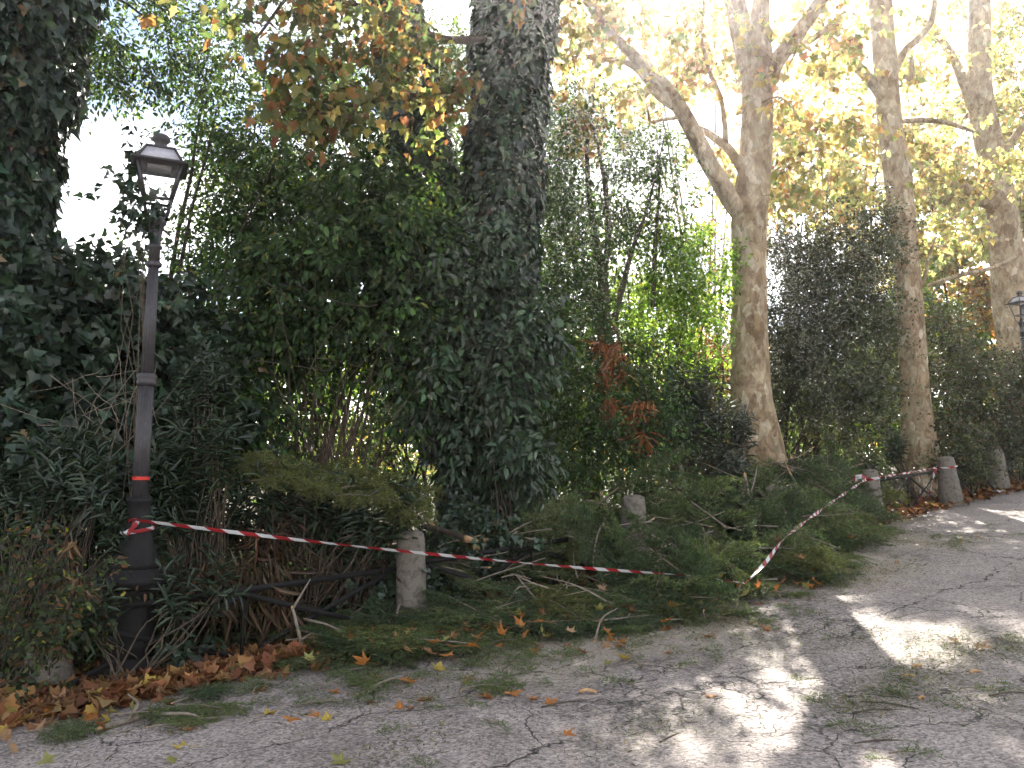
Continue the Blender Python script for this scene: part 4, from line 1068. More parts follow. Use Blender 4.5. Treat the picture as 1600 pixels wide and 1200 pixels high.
back_tree(1060, 560, 23, 120, 150, 420, MIXG, 'diamond', .15, 74, "mixed green tree glimpsed behind the yellow green bush")
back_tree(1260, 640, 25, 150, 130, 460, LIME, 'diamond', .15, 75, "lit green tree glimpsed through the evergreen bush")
back_tree(1270, 240, 27, 150, 130, 420, ORANGE, 'star', .21, 76, "tan autumn tree in the gap between the two nearer plane trunks", 'autumn', 7, dens=.8)
back_tree(1480, 300, 33, 170, 200, 800, YELLOW, 'star', .23, 77, "golden yellow tree glowing behind the two farther plane trunks", 'autumn', 8, dens=.8)
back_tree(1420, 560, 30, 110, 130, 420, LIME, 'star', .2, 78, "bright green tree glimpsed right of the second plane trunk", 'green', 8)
back_tree(1560, 480, 34, 120, 110, 460, [(3, (.36, .17, .05)), (3, (.42, .30, .06)), (2, (.16, .18, .05))], 'star', .22, 79, "orange tree low behind the distant lamp", 'autumn', 8)
back_tree(1600, 150, 32, 140, 200, 520, YELLOW, 'star', .24, 80, "golden tree filling the top right corner", 'autumn', 8, dens=.8)
back_tree(1080, 95, 30, 200, 95, 260, ORANGE, 'star', .24, 81, "pale tan crown washed out by the low sun behind the stout plane's long limb", 'autumn', 7, dens=.4)
back_tree(820, 620, 17, 120, 130, 420, GREEN, 'diamond', .11, 82, "dark green tree close behind the massive ivy trunk")

# far wood closing the horizon
def far_wood():
    r = np.random.default_rng(90)
    n = 5200
    a = r.uniform(-.95, .95, n); dist = r.uniform(38, 60, n)
    x = np.sin(a) * dist; y = np.cos(a) * dist
    top = 3.2 + 1.6 * np.sin(a * 9 + 1) + 1.1 * np.sin(a * 23) + np.clip(a - .2, 0, 1) * 6
    z = gz(x, y) + r.uniform(0, 1, n) * np.clip(top, 1.5, 20)
    C = np.column_stack([x, y, z]); D = norm(r.normal(size=(n, 3)))
    p, u, nn = sprays(r, C, D, 7, 1.0, .35, .3)
    o = leaf_obj('far_wood', [(p, u, nn, .42 * r.uniform(.6, 1.3, len(p)), 'diamond', palette(r, len(p), MIXG, .25))], M['green'])
    tag(o, "hazy mixed green and yellow wood closing the view far behind", "wood", None, "stuff")
far_wood()

# ------------------------------------------------------------------ oleanders: whorled lance leaves on upright shoots
def oleander(label, base, blobs, seed, per=16, size=.16, name='oleander', pal=OLEA, nst=16):
    r = np.random.default_rng(seed)
    bases = np.array(base, float)
    root = empty(name, bases.mean(0), label, "shrub", "oleander shrubs at the foot of the thicket")
    C, D = blob_clusters(r, blobs)
    ok = C[:, 2] > gz(C[:, 0], C[:, 1]) + .05
    C, D = C[ok], D[ok]
    D = norm(np.array([0, -.2, .9]) + r.normal(0, .38, C.shape))
    L = stem_lines(r, bases, C, 8, .05, .1)
    V, pol = tubes(L, np.broadcast_to(np.linspace(.009, .004, 8), L.shape[:2]), 4, cap=False)
    adopt(link('stems', np_mesh('stems', V, pol, smooth=True), M['twig']), root)
    n = len(C)
    t = np.linspace(-.15, .30, per)[None, :, None] * r.uniform(.7, 1.3, (n, 1, 1))
    a = (np.arange(per) * 2.094 + .5)[None] + r.uniform(0, 6.28, (n, 1)) + r.normal(0, .25, (n, per))
    X = norm(np.cross(D, [0, 1, .1])); Y_ = np.cross(D, X)
    out = np.cos(a)[..., None] * X[:, None] + np.sin(a)[..., None] * Y_[:, None]
    p = C[:, None] + D[:, None] * t + out * .006
    el = np.linspace(-.1, 1.0, per)[None, :, None]
    u = out + D[:, None] * (el + r.normal(0, .15, (n, per, 1)))
    nn = D[:, None] - out * el
    sz = size * r.uniform(.7, 1.15, (n, per)) * np.linspace(1.1, .75, per)[None]
    c = palette(r, n * per, pal, .18)
    adopt(leaf_obj('leaves', [(p.reshape(-1, 3), norm(u).reshape(-1, 3), norm(nn).reshape(-1, 3), sz.ravel(), 'lance', c)], M['lance']), root)
    return root
oleander("tall dark oleander just right of the near lamp shaft", [P(-1.9, .75), P(-1.6, .9)],
         [(300, 640, 7.9, 40, 90, .35, 34), (330, 720, 7.7, 60, 70, .4, 36), (280, 760, 7.5, 50, 60, .35, 30), (260, 830, 7.3, 50, 60, .3, 24)], 101, size=.17)
oleander("dark oleander left of the near lamp base", [P(-3.3, .9), P(-2.9, .8)],
         [(100, 740, 7.3, 50, 60, .35, 30), (160, 790, 7.0, 60, 60, .35, 34), (60, 800, 7.2, 50, 60, .3, 20), (190, 860, 6.8, 40, 50, .25, 16)], 102, size=.17)
oleander("dark oleander drooping over the low fence left of the nearest bollard", [P(-.9, .5), P(-.4, .6)],
         [(400, 800, 8.1, 60, 40, .3, 22), (480, 810, 8.1, 60, 40, .3, 26), (560, 815, 8.2, 50, 40, .3, 22), (620, 815, 8.4, 40, 30, .25, 12)], 103, size=.18)
oleander("grey green oleander in front of the stout plane's foot", [P(7.9, 1.6), P(8.3, 1.3)],
         [(1080, 640, 14, 60, 50, .5, 70), (1130, 680, 14, 50, 50, .45, 60), (1050, 700, 13.8, 50, 40, .45, 40), (1150, 740, 13.6, 30, 40, .3, 20), (1010, 660, 13.6, 40, 40, .4, 30)], 104, size=.2, pal=[(3, (.066, .082, .058)), (3, (.085, .10, .07)), (1, (.04, .055, .036))])
oleander("small oleander at the foot of the second plane trunk", [P(14.6, .9)],
         [(1400, 720, 19, 30, 30, .4, 26), (1370, 710, 18.6, 30, 25, .4, 20)], 105, size=.2)
oleander("oleander beneath the distant lamp", [P(19.5, .8)],
         [(1560, 680, 22, 40, 40, .5, 40), (1600, 690, 22, 30, 40, .5, 26), (1520, 650, 21.5, 30, 30, .4, 20)], 106, size=.22, pal=[(3, (.066, .082, .058)), (3, (.085, .10, .07))])

oleander("low dark oleander shoots crowding round the near lamp's pedestal", [P(-2.7, -.02), P(-2.3, .05)],
         [(140, 970, 6.3, 22, 36, .12, 6), (282, 955, 6.8, 22, 30, .15, 6), (300, 925, 6.9, 36, 30, .2, 9)], 107, size=.15)
# ------------------------------------------------------------------ low plants at the left foot
plant('bramble', "low yellow green bramble at the picture's bottom left above the leaf drift", "shrub", [P(-3.6, .45), P(-3.2, .4)],
      [(40, 870, 6.2, 70, 50, .3, 70), (90, 940, 6.1, 60, 50, .3, 60), (30, 990, 6.0, 50, 50, .3, 40), (130, 990, 6.0, 40, 40, .2, 24), (150, 930, 6.3, 50, 40, .2, 30), (70, 1030, 5.8, 60, 30, .2, 24)],
      'oval', 6, .055, [(3, (.05, .075, .03)), (1.5, (.09, .12, .04)), (1.5, (.14, .07, .035)), (.4, (.30, .26, .06)), (3, (.03, .045, .022))], 'green', 111, nstem=16, srad=.006, twig_n=150, length=.22, jit=.05, droop=.3)
plant('weed_clump', "small rosette of green weeds before the broken stone", "plant", [G(80, 1085), G(40, 1080)],
      [(85, 1090, G(85, 1095)[1], 40, 14, .12, 36), (30, 1090, G(30, 1095)[1], 30, 14, .12, 24)],
      'oval', 7, .045, GREEN, 'green', 112, nstem=6, srad=.003, twig_n=30, length=.08, jit=.03, droop=.1)
plant('low_weeds', "low dark ivy creeping over soil beside the nearest bollard", "ivy", [P(-.5, .3), P(.2, .4)],
      [(590, 900, 8.6, 40, 60, .25, 60), (690, 900, 8.7, 50, 60, .25, 60), (280, 1030, 6.9, 40, 16, .2, 26), (560, 970, 8.3, 40, 20, .2, 30), (750, 850, 9.4, 60, 50, .3, 80)],
      'ivy', 8, .075, IVY, 'ivy', 113, nstem=10, srad=.004, twig_n=80, length=.2, jit=.05, droop=.4)
plant('roadside_bush', "low green bush behind the fence between the two farthest bollards", "shrub", [P(15.8, .7), P(16.6, .8), P(17.2, .6)],
      [(1520, 720, 19.2, 50, 34, .4, 170), (1480, 735, 18.8, 30, 30, .4, 90), (1395, 768, 17.4, 30, 18, .3, 60), (1590, 720, 21.6, 30, 30, .4, 70)],
      'diamond', 9, .07, [(3, (.06, .085, .035)), (2, (.09, .12, .04)), (1, (.14, .10, .045))], 'small', 114, nstem=12, srad=.008, twig_n=150, length=.25, jit=.05, droop=.3)

# ------------------------------------------------------------------ dry grass hanging over the fence, tangles, dead leaf bunches
def dry_tufts(label, name, spots, seed, size, n, mat='dry', pal=None, cat="dry grass", hang=True, group=None, shp='lance'):
    r = np.random.default_rng(seed)
    pal = pal or [(3, (.24, .17, .10)), (2, (.16, .10, .06)), (1, (.34, .25, .15))]
    pts = np.array([A(*q[:3]) for q in spots])
    root = empty(name, pts.mean(0), label, cat, group)
    parts = []
    for (px, py, Y, rr) in spots:
        c = A(px, py, Y)
        p = c + r.normal(0, rr, (n, 3)) * [1, .7, .6]
        u = np.array([0, 0, -1.0 if hang else 1]) + r.normal(0, .5, (n, 3))
        nn = np.array([0, -1, .2]) + r.normal(0, .5, (n, 3))
        parts.append((p, norm(u), norm(nn), size * r.uniform(.5, 1.3, n), shp, palette(r, n, pal, .25)))
    adopt(leaf_obj('blades', parts, M[mat]), root)
    for (px, py, Y, rr) in spots:
        V, pol = tubes(np.stack([A(px, py - 20, Y), A(px + 3, py - 2, Y), A(px + 4, py + 8, Y)])[None], np.full((1, 3), .006), 5)
        adopt(link('stalk', np_mesh('stalk', V, pol), M['twig']), root)
dry_tufts("straw coloured dead leaf blades hanging on the low fence right of the lamp", 'dry_grass_clump', [(330, 890, 7.45, .09), (375, 880, 7.5, .10), (420, 885, 7.6, .08), (345, 930, 7.4, .10), (400, 935, 7.5, .10), (310, 920, 7.3, .08), (430, 940, 7.6, .09)], 121, .34, 40, shp='blade', pal=[(3, (.15, .105, .065)), (2, (.10, .065, .04)), (1, (.22, .16, .10))])
dry_tufts("dry brown bunches of dead leaves dangling in the green thicket, upper bunch", 'dead_leaf_bunch', [(938, 535, 12.6, .055), (965, 538, 12.6, .05), (955, 560, 12.6, .06), (945, 580, 12.6, .05), (968, 575, 12.6, .04)], 122, .30, 46, shp='blade', pal=[(3, (.40, .17, .07)), (2, (.30, .12, .05)), (1, (.5, .26, .11))], cat="dead leaves")
dry_tufts("dry brown bunches of dead leaves dangling in the green thicket, lower bunch", 'dead_leaf_bunch', [(952, 625, 12.5, .05), (960, 640, 12.5, .04), (995, 632, 12.5, .06), (1010, 630, 12.5, .04), (985, 650, 12.5, .04), (1005, 680, 12.4, .04)], 123, .32, 46, shp='blade', pal=[(3, (.40, .17, .07)), (2, (.30, .12, .05)), (1, (.5, .26, .11))], cat="dead leaves")
dry_tufts("small tuft of dead brown leaves hanging left of the lamp base", 'dead_leaf_bunch', [(110, 850, 6.3, .04), (130, 920, 6.2, .05), (120, 905, 6.2, .05)], 124, .13, 24, cat="dead leaves")

def tangle(label, name, spots, seed, n, lens, mat='pale_twig', rad=.004):
    r = np.random.default_rng(seed)
    pts = np.array([A(*q[:3]) for q in spots])
    root = empty(name, pts.mean(0), label, "twigs")
    Ls = []
    for (px, py, Y, rr) in spots:
        c = A(px, py, Y)
        for _ in range(n):
            d = norm(r.normal(size=3) * [1, .4, .8]); k = 7
            bend = norm(r.normal(size=3)) * .35
            t = np.linspace(-.5, .5, k)[:, None] * lens * r.uniform(.4, 1.2)
            Ls.append(c + r.normal(0, rr, 3) + d * t + bend * t ** 2 * 1.6 + np.cumsum(r.normal(0, .012, (k, 3)), 0))
    Ls = np.array(Ls)
    V, pol = tubes(Ls, np.broadcast_to(np.linspace(rad, rad * .35, 7), Ls.shape[:2]), 4, cap=False)
    adopt(link('twigs', np_mesh('twigs', V, pol, smooth=True), M[mat]), root)
tangle("tangle of bare curling twigs left of the lamp shaft", 'bare_twig_tangle', [(170, 620, 7.9, .2), (200, 660, 7.8, .2), (150, 660, 8, .2)], 131, 9, 1.0, rad=.0045)
tangle("bare curved shoots crossing in front of the many stemmed shrub", 'bare_twig_tangle', [(500, 560, 9.9, .3), (640, 640, 10, .3), (680, 700, 10, .3), (450, 520, 10, .3), (560, 660, 10, .35)], 132, 4, 1.6, 'twig', rad=.006)
tangle("dead brown brushwood in the dark behind the low fence", 'brushwood', [(300, 940, 7.7, .2), (400, 900, 8.0, .25), (480, 880, 8.2, .25), (540, 900, 8.4, .2), (450, 960, 8.1, .2), (360, 970, 7.7, .2)], 133, 22, .75, 'twig', .005)
plant('dead_fern', "reddish brown dead undergrowth behind the low fence", "undergrowth", [P(-.9, .7), P(-.3, .8), P(-1.6, .6)],
      [(330, 920, 7.9, 60, 60, .3, 60), (430, 900, 8.3, 70, 60, .3, 80), (530, 890, 8.6, 60, 60, .3, 70), (470, 830, 8.6, 120, 30, .3, 60)],
      'blade', 8, .16, [(3, (.10, .052, .034)), (2, (.066, .040, .028)), (1, (.16, .09, .05)), (1.5, (.04, .045, .026))], 'dry', 134, nstem=20, srad=.006, twig_n=200, length=.3, jit=.05, droop=.8)

# ------------------------------------------------------------------ undergrowth covering the soil under and behind the thicket
def undergrowth():
    r = np.random.default_rng(140)
    n = 11000
    s = r.uniform(-9, 34, n); d = r.uniform(.9, 13, n)
    s[:2000] = r.uniform(-7, .5, 2000); d[:2000] = r.uniform(.45, 3, 2000)
    hh = .35 + .55 * (.5 + .5 * np.sin(s * 1.3 + d * .9)) * (.5 + .5 * np.sin(s * .6 - d * 1.7 + 2)) + .5 * np.clip((d - 3) / 6, 0, 1)
    X = O2[0] + DS[0] * s + DD[0] * d; Y = O2[1] + DS[1] * s + DD[1] * d
    C = np.column_stack([X, Y, zs(s) + r.uniform(.02, 1, n) * hh])
    D = norm(r.normal(0, .6, (n, 3)) + [0, -.2, .6])
    p, u, nn = sprays(r, C, D, 9, .3, .08, .3)
    o = leaf_obj('undergrowth', [(p, u, nn, .085 * r.uniform(.6, 1.3, len(p)), 'diamond', palette(r, len(p), [(4, (.045, .080, .034)), (3, (.06, .10, .036)), (2, (.03, .05, .026)), (.6, (.14, .10, .05))], .2))], M['green'])
    tag(o, "dark green undergrowth covering the soil beneath and behind the thicket", "undergrowth", None, "stuff")
undergrowth()
# ------------------------------------------------------------------ cut conifer branches
M['fresh'] = M['fresh_wood']
def conifer_proto(seed, L=1.5, nsec=34, nter=11, nneed=17, width=.55, need=.058, pal=None, bend=.15):
    r = np.random.default_rng(seed)
    pal = pal or [(4, (.085, .128, .054)), (3, (.115, .162, .068)), (1.5, (.052, .084, .038)), (1, (.17, .185, .08)), (.4, (.17, .125, .065))]
    k = 12
    t = np.linspace(0, 1, k)
    stem = np.column_stack([t * L, bend * np.sin(t * 2.2 + r.uniform(0, 1)) * L * .4, .10 * np.sin(t * 3 + r.uniform(0, 2)) * L * .5])
    rad = np.linspace(.018, .004, k) * (L / 1.5) ** .7
    V, pol = tubes(stem[None], rad[None], 6)
    stem_me = np_mesh('stem', V, pol, smooth=True)
    lines, rads, npos, ndir = [], [], [], []
    for i in range(nsec):
        f = .12 + .88 * (i + r.uniform(0, .8)) / nsec
        b = np.array([np.interp(f, t, stem[:, j]) for j in range(3)])
        side = 1 if i % 2 else -1
        ang = R(r.uniform(30, 62)) * side
        up = r.uniform(-.25, .45)
        ln = width * (1.05 - .75 * f ** 1.6) * r.uniform(.6, 1.15)
        d = norm(np.array([math.cos(ang), math.sin(ang), up]))
        q = np.linspace(0, 1, 6)[:, None]
        sec = b + d * q * ln + np.array([.25, 0, -.30]) * (q ** 2) * ln * .6 + np.cumsum(r.normal(0, .006, (6, 3)), 0)
        lines.append(sec); rads.append(np.linspace(.0045, .0018, 6))
        nt = max(4, int(nter * ln / width))
        for j in range(nt):
            g = .12 + .88 * (j + r.uniform(0, 1)) / nt
            bb = np.array([np.interp(g, q[:, 0], sec[:, m]) for m in range(3)])
            s2 = 1 if j % 2 else -1
            a2 = ang + R(r.uniform(25, 60)) * s2
            d2 = norm(np.array([math.cos(a2), math.sin(a2), up * .6 + r.uniform(-.35, .3)]))
            l2 = ln * .36 * (1.1 - .6 * g) * r.uniform(.6, 1.2) + .03
            m_ = max(6, int(nneed * l2 / .12))
            w = r.uniform(0, 1, (m_, 1))
            pp = bb + d2 * w * l2 + np.array([0, 0, -.25]) * w ** 2 * l2
            sd_ = norm(r.normal(size=(m_, 3)))
            npos.append(pp); ndir.append(norm(d2 + sd_ * .75))
            lines.append(np.stack([bb + d2 * l2 * x + np.array([0, 0, -.25]) * x * x * l2 for x in np.linspace(0, 1, 6)])); rads.append(np.linspace(.0018, .0009, 6))
        m_ = int(20 * ln / .4); w = r.uniform(.1, 1, m_)
        pp = np.column_stack([np.interp(w, q[:, 0], sec[:, m]) for m in range(3)])
        npos.append(pp); ndir.append(norm(d + norm(r.normal(size=(m_, 3))) * .8))
    V, pol = tubes(np.array(lines), np.array(rads), 3, cap=False)
    twig_me = np_mesh('side_twigs', V, pol)
    pp = np.vstack(npos); dd = np.vstack(ndir)
    nn = norm(r.normal(size=pp.shape) + [0, 0, .6])
    cl = palette(r, len(pp), pal, .2)
    V, pol, kk = leaf_geom(pp, dd, nn, need * r.uniform(.6, 1.3, len(pp)), 'needle')
    need_me = np_mesh('needles', V, pol, np.repeat(cl, kk, 0))
    a = stem[0]; x = norm(stem[1] - stem[0])
    V, pol = tubes(np.array([[a - x * .006, a + x * .002]]), np.full((1, 2), rad[0] * 1.02), 6)
    cut_me = np_mesh('cut_end', V, pol)
    for me, m in ((stem_me, 'pale_twig'), (twig_me, 'twig'), (need_me, 'needle'), (cut_me, 'fresh_wood')):
        me.materials.append(M[m])
    return stem_me, twig_me, need_me, cut_me
DARKN = [(3, (.050, .084, .040)), (2, (.066, .104, .050)), (1, (.036, .058, .030))]
LIGHTN = [(3, (.125, .170, .070)), (2, (.16, .195, .085)), (1.5, (.085, .125, .055)), (.5, (.20, .165, .08))]
PALEN = [(3, (.10, .13, .07)), (2, (.14, .16, .09)), (2, (.07, .10, .045))]
OLDN = [(3, (.125, .14, .048)), (2, (.165, .16, .055)), (2, (.08, .105, .038))]
PROTO = [conifer_proto(200 + i, L, 34, 11, 14, w, bend=b, pal=pl) for i, (L, w, b, pl) in enumerate([(1.5, .55, .15, None), (1.7, .5, -.2, DARKN), (1.3, .6, .25, LIGHTN), (1.1, .5, -.1, None), (1.6, .65, .05, LIGHTN), (1.4, .55, -.25, DARKN)])]
PROTO_PALE = conifer_proto(210, 1.2, 30, 12, 16, .5, pal=PALEN)
PROTO_OLD = [conifer_proto(211, 1.5, 36, 12, 17, .5, pal=OLDN), conifer_proto(212, 1.2, 32, 12, 17, .5, pal=OLDN)]
SPRIG = [conifer_proto(220 + i, .30, 9, 5, 8, .16, .030) for i in range(4)]

def branch(proto, loc, rz, pitch, roll, sc, label, group, name='cut_branch', full=True):
    o = bpy.data.objects.new(name, None); COL.objects.link(o)
    o.location = tuple(loc); o.scale = (sc,) * 3
    o.rotation_euler = (Euler((0, 0, rz)).to_matrix() @ Euler((0, -pitch, 0)).to_matrix() @ Euler((roll, 0, 0)).to_matrix()).to_euler()
    tag(o, label, "branch" if full else "sprig", group)
    for nm, me in zip(('stem', 'side_twigs', 'needles', 'cut_end'), proto):
        if not full and nm in ('cut_end', 'side_twigs'): continue
        c = bpy.data.objects.new(nm, me); COL.objects.link(c); c.parent = o
        if nm in ('needles', 'side_twigs'): c["kind"] = "stuff"
    return o

front = np.array([sd(*G(px, py)[:2]) for px, py in ((330, 1070), (480, 1052), (600, 1035), (720, 1030), (850, 1005), (1000, 980), (1100, 965), (1200, 940), (1290, 900), (1345, 850), (1372, 815))]).reshape(-1, 2)
front = front[np.argsort(front[:, 0])]
_fs = np.linspace(front[0, 0], front[-1, 0], 90)
front = np.column_stack([_fs, np.interp(_fs, front[:, 0], front[:, 1]) + .26 * np.sin(_fs * 2.1 + 1) + .20 * np.sin(_fs * 5.3) + .15 * np.sin(_fs * 9.7 + 2) + .12])
HS = np.array([-2, -.5, .3, 1.5, 3, 4.5, 6, 7.5, 8.6, 9.8, 10.8, 11.5]); HM = np.array([.0, .12, .26, .62, .85, .95, 1.0, 1.1, 1.15, .95, .4, 0])
def heap_h(s, d):
    df = np.interp(s, front[:, 0], front[:, 1]); hm = np.interp(s, HS, HM)
    x = np.clip((d - df + .1) / np.maximum(.45 - df, .3), 0, 1)
    b = np.clip((2.0 - d) / 1.2, 0, 1)
    return hm * (x ** 1.6) * b
def heap_label(s, d):
    if s < 1.2: return "cut conifer branch strewn round the foot of the nearest bollard"
    if s < 3.2: return "cut conifer branch in the heap between the nearest and the half buried bollard"
    if s < 5.6: return "cut conifer branch heaped around the bollard in the heap's middle"
    if s < 8.0: return "cut conifer branch heaped before the stout plane's foot" if d > -.8 else "cut conifer branch at the heap's front edge, where the tape sags down"
    return "cut conifer branch at the heap's far end near the tape knotted bollard"
hr = np.random.default_rng(300)
NB = 0
while NB < 300:
    s = hr.uniform(-1.3, 11.0); df = float(np.interp(s, front[:, 0], front[:, 1])); d = hr.uniform(df - .15, df + .6) if hr.uniform() < .45 else hr.uniform(df - .1, 1.3)
    h = float(heap_h(s, d))
    if s < .8 and hr.uniform() < .2: continue
    if abs(s - .15) < .55 and -.32 < d < .2: continue
    if abs(s - 3.6) < .6 and -.75 < d < .15: continue
    if abs(s - 7.05) < .25 and -.3 < d < .05: continue
    if abs(s - 10.6) < .45 and -.5 < d < .15: continue
    # base point a little up the heap, tip falling towards the road
    toward = math.atan2(-DD[1], -DD[0]) + hr.normal(0, .95)
    if hr.uniform() < .22: toward += math.pi / 2 * hr.choice([-1, 1])
    sc = hr.uniform(.6, 1.05)
    L = 1.3 * sc
    tip = np.array([math.cos(toward), math.sin(toward)]) * L
    # centre the branch on (s,d)
    c = P(s, d)[:2]; base = c - tip * .5
    bs, bd = sd(base[0], base[1]); ts, td = sd(*(base + tip))
    df_t = float(np.interp(ts, front[:, 0], front[:, 1]))
    if td < df_t - .32 or bd < float(np.interp(bs, front[:, 0], front[:, 1])) - .3: continue
    lay = hr.uniform(.35, 1.0)
    zb = float(zs(bs)) + float(heap_h(bs, bd)) * lay + .09; zt = float(zs(ts)) + float(heap_h(ts, td)) * lay + .09
    pit = math.atan2(zt - zb, L)
    pr = PROTO[int(hr.integers(len(PROTO)))]
    if hr.uniform() < .08: pr = PROTO_OLD[int(hr.integers(2))]
    low = s < 1.8 or d < float(np.interp(s, front[:, 0], front[:, 1])) + .35
    if low: zb += .01; sc *= .85
    bo = branch(pr, (base[0], base[1], zb), toward, pit + hr.normal(.02, .05 if low else .22), hr.normal(0, .15 if low else .6), sc, heap_label(s, d), "cut branches of the brush heap")
    if low: bo.scale = (sc, sc, sc * .6)
    NB += 1
# single pale underside branch and upright ones beside the middle bollard
q = A(985, 790, 10.9); branch(PROTO_PALE, q, R(-70), R(-28), R(160), .62, "pale silvery cut branch turned underside up beside the middle bollard", None)
q = A(1060, 850, 10.9); branch(PROTO[3], q, R(-95), R(-62), .4, .6, "dark cut branch hanging steeply down the heap right of the pale one", None)
# yellowish boughs lying across the oleander left of the nearest bollard
for i, (px, py, Y, a, sc) in enumerate([(330, 742, 8.3, 30, .75), (400, 748, 8.5, 38, .7), (450, 765, 8.5, 20, .75), (510, 775, 8.7, 44, .7), (560, 780, 8.6, 15, .65), (600, 790, 8.8, 55, .6), (420, 770, 8.2, -20, .6), (540, 795, 8.4, -30, .6), (620, 805, 8.7, -60, .55), (370, 750, 8.8, 10, .7), (480, 760, 8.9, 28, .75)]):
    q = A(px, py - 14, Y - .45); q = q - np.array([math.cos(R(a)), math.sin(R(a)), 0]) * .2
    branch(PROTO_OLD[i % 2], q, R(a), R(-3 + 5 * math.sin(i * 2.1)), R(20 * math.sin(i)), sc, "yellowish conifer bough resting on the oleander left of the nearest bollard", "boughs lying across the oleander")
# left foreground branch by the log
for i, (px, py, a, sc) in enumerate([(250, 1118, 25, .42), (300, 1090, 70, .40), (330, 1110, -10, .38), (110, 1140, 15, .40), (290, 1130, 50, .36)]):
    q = G(px, py, .05)
    branch(PROTO[i % 5], q - np.array([math.cos(R(a)), math.sin(R(a)), 0]) * .25, R(a), R(-1), R(15 * math.sin(i * 3)), sc, "small cut conifer branch on the asphalt at lower left by the pale log", "small branches by the log")
for i, (px, py, a, sc) in enumerate([(770, 1075, 35, .40), (440, 1035, 40, .45), (560, 1000, 10, .45), (640, 1010, 30, .45), (900, 985, 20, .42), (800, 1005, 40, .42), (980, 985, 10, .42), (1080, 970, 30, .4), (1160, 960, 35, .4), (420, 1000, 80, .45), (1240, 930, 40, .4)]):
    q = G(px, py, .04)
    branch(PROTO[(i + 2) % 5], q - np.array([math.cos(R(a)), math.sin(R(a)), 0]) * .25, R(a), R(-1), R(15 * math.sin(i * 3)), sc,
           "thin cut branch lying alone on the road before the heap" if i == 0 else "small cut branch at the ragged front edge of the heap", None if i == 0 else "small branches along the heap's front edge")
# sprigs scattered on the road
SPR = [(440, 1098), (650, 1105), (655, 1140), (350, 1125), (600, 1075), (515, 1100), (560, 1060), (700, 1060), (640, 1175), (590, 1080), (740, 1050), (720, 1095), (760, 1120), (1000, 1075), (1110, 1038), (1285, 1065), (1320, 1105), (1300, 1103), (1480, 1075), (1370, 1070), (1430, 1090), (1480, 850), (1420, 830), (1500, 845), (1460, 835), (1560, 825), (1590, 830), (1520, 840), (1350, 895), (1380, 870), (1330, 905), (1590, 1010), (1570, 1000), (1345, 1135), (1400, 1185), (1450, 1060), (850, 1030), (880, 1010), (930, 1000), (1020, 1000), (1140, 1000), (1060, 1010)]
sr = np.random.default_rng(310)
SPR = SPR + [(float(x), float(np.interp(x, [300, 600, 850, 1100, 1300], [1085, 1050, 1020, 980, 915]) + sr.normal(8, 14))) for x in sr.uniform(300, 1320, 60)]
for px, py in SPR:
    for j in range(2 if sr.uniform() < .5 else 1):
        q = G(px + sr.normal(0, 9), py + sr.normal(0, 4), .03)
        a = sr.uniform(0, 6.28); sc = sr.uniform(.5, 1.05)
        lab = ("green conifer sprig dropped on the asphalt in the lower left half of the road" if px < 800 else "green conifer sprig on the asphalt toward the far end of the heap" if py < 920 else "green conifer sprig on the cracked asphalt at lower right")
        branch(SPRIG[int(sr.integers(4))], q, a, 0, sr.uniform(-.6, .6), sc, lab, "conifer sprigs on the road", 'conifer_sprig', False)

# ------------------------------------------------------------------ sticks with pale broken ends
def stick(label, pts, r0, r1, pale=None, mat='pale_twig', name='broken_branch', group=None, fork=None):
    pts = np.array(pts, float)
    root = empty(name, pts[0], label, "branch", group)
    n = 16
    L = catmull(pts, n); rr = np.linspace(r0, r1, n)
    V, pol = tubes(L[None], rr[None], 8, .12, int(abs(pts[0][0]) * 100))
    adopt(link('wood', np_mesh('wood', V, pol, smooth=True), M[mat]), root)
    if pale:
        d = norm(L[0] - L[1]); k = 5
        ends = np.array([L[0] + d * x * pale + np.array([0, 0, .15]) * (x ** 2) * pale for x in np.linspace(-.08, 1, k)])
        V, pol = tubes(ends[None], (r0 * np.array([1.03, .95, .75, .45, .12]))[None], 7, .25, 5)
        adopt(link('broken_end', np_mesh('broken_end', V, pol), M['fresh_wood']), root)
    for f in (fork or []):
        f = np.array(f, float); L2 = catmull(f, 10)
        V, pol = tubes(L2[None], np.linspace(r1 * .9, r1 * .35, 10)[None], 5)
        adopt(link('side_twig', np_mesh('side_twig', V, pol, smooth=True), M[mat]), root)
    return root
Yh = 9.1
stick("splintered branch with orange broken end above the nearest bollard", [A(672, 818, 8.7), A(662, 812, 8.8), A(645, 806, 9.0), A(610, 800, 9.3)], .022, .014, .10)
stick("dark branch ending in a long pale split beside the nearest bollard", [A(728, 842, 9.0), A(700, 832, 9.2), A(660, 822, 9.5)], .035, .03, .19, 'bark')
stick("short straight stick lying level on the heap, right of the middle bollard", [A(1134, 837, 11.2), A(1110, 836, 11.3), A(1085, 836, 11.4)], .020, .017, .02)
stick("upright forked stick with orange top sticking out of the heap", [A(1164, 744, 12.8), A(1168, 765, 12.7), A(1178, 800, 12.6)], .022, .016, .06, fork=[[A(1172, 775, 12.7), A(1180, 745, 12.8), A(1183, 728, 12.9)]])
stick("curved pale splinter on the heap's ridge under the stout plane", [A(1236, 742, 13.8), A(1241, 752, 13.8), A(1244, 762, 13.8)], .02, .02, .2)
stick("dark broken stake with pale tip on the heap's ridge", [A(1237, 716, 14.2), A(1243, 732, 14.2), A(1248, 752, 14.2)], .024, .022, .06, 'bark')
stick("sawn branch end showing a pale disc above the middle bollard", [A(940, 771, 11.6), A(925, 772, 12.0), A(900, 770, 12.4)], .028, .026, .012, 'bark')
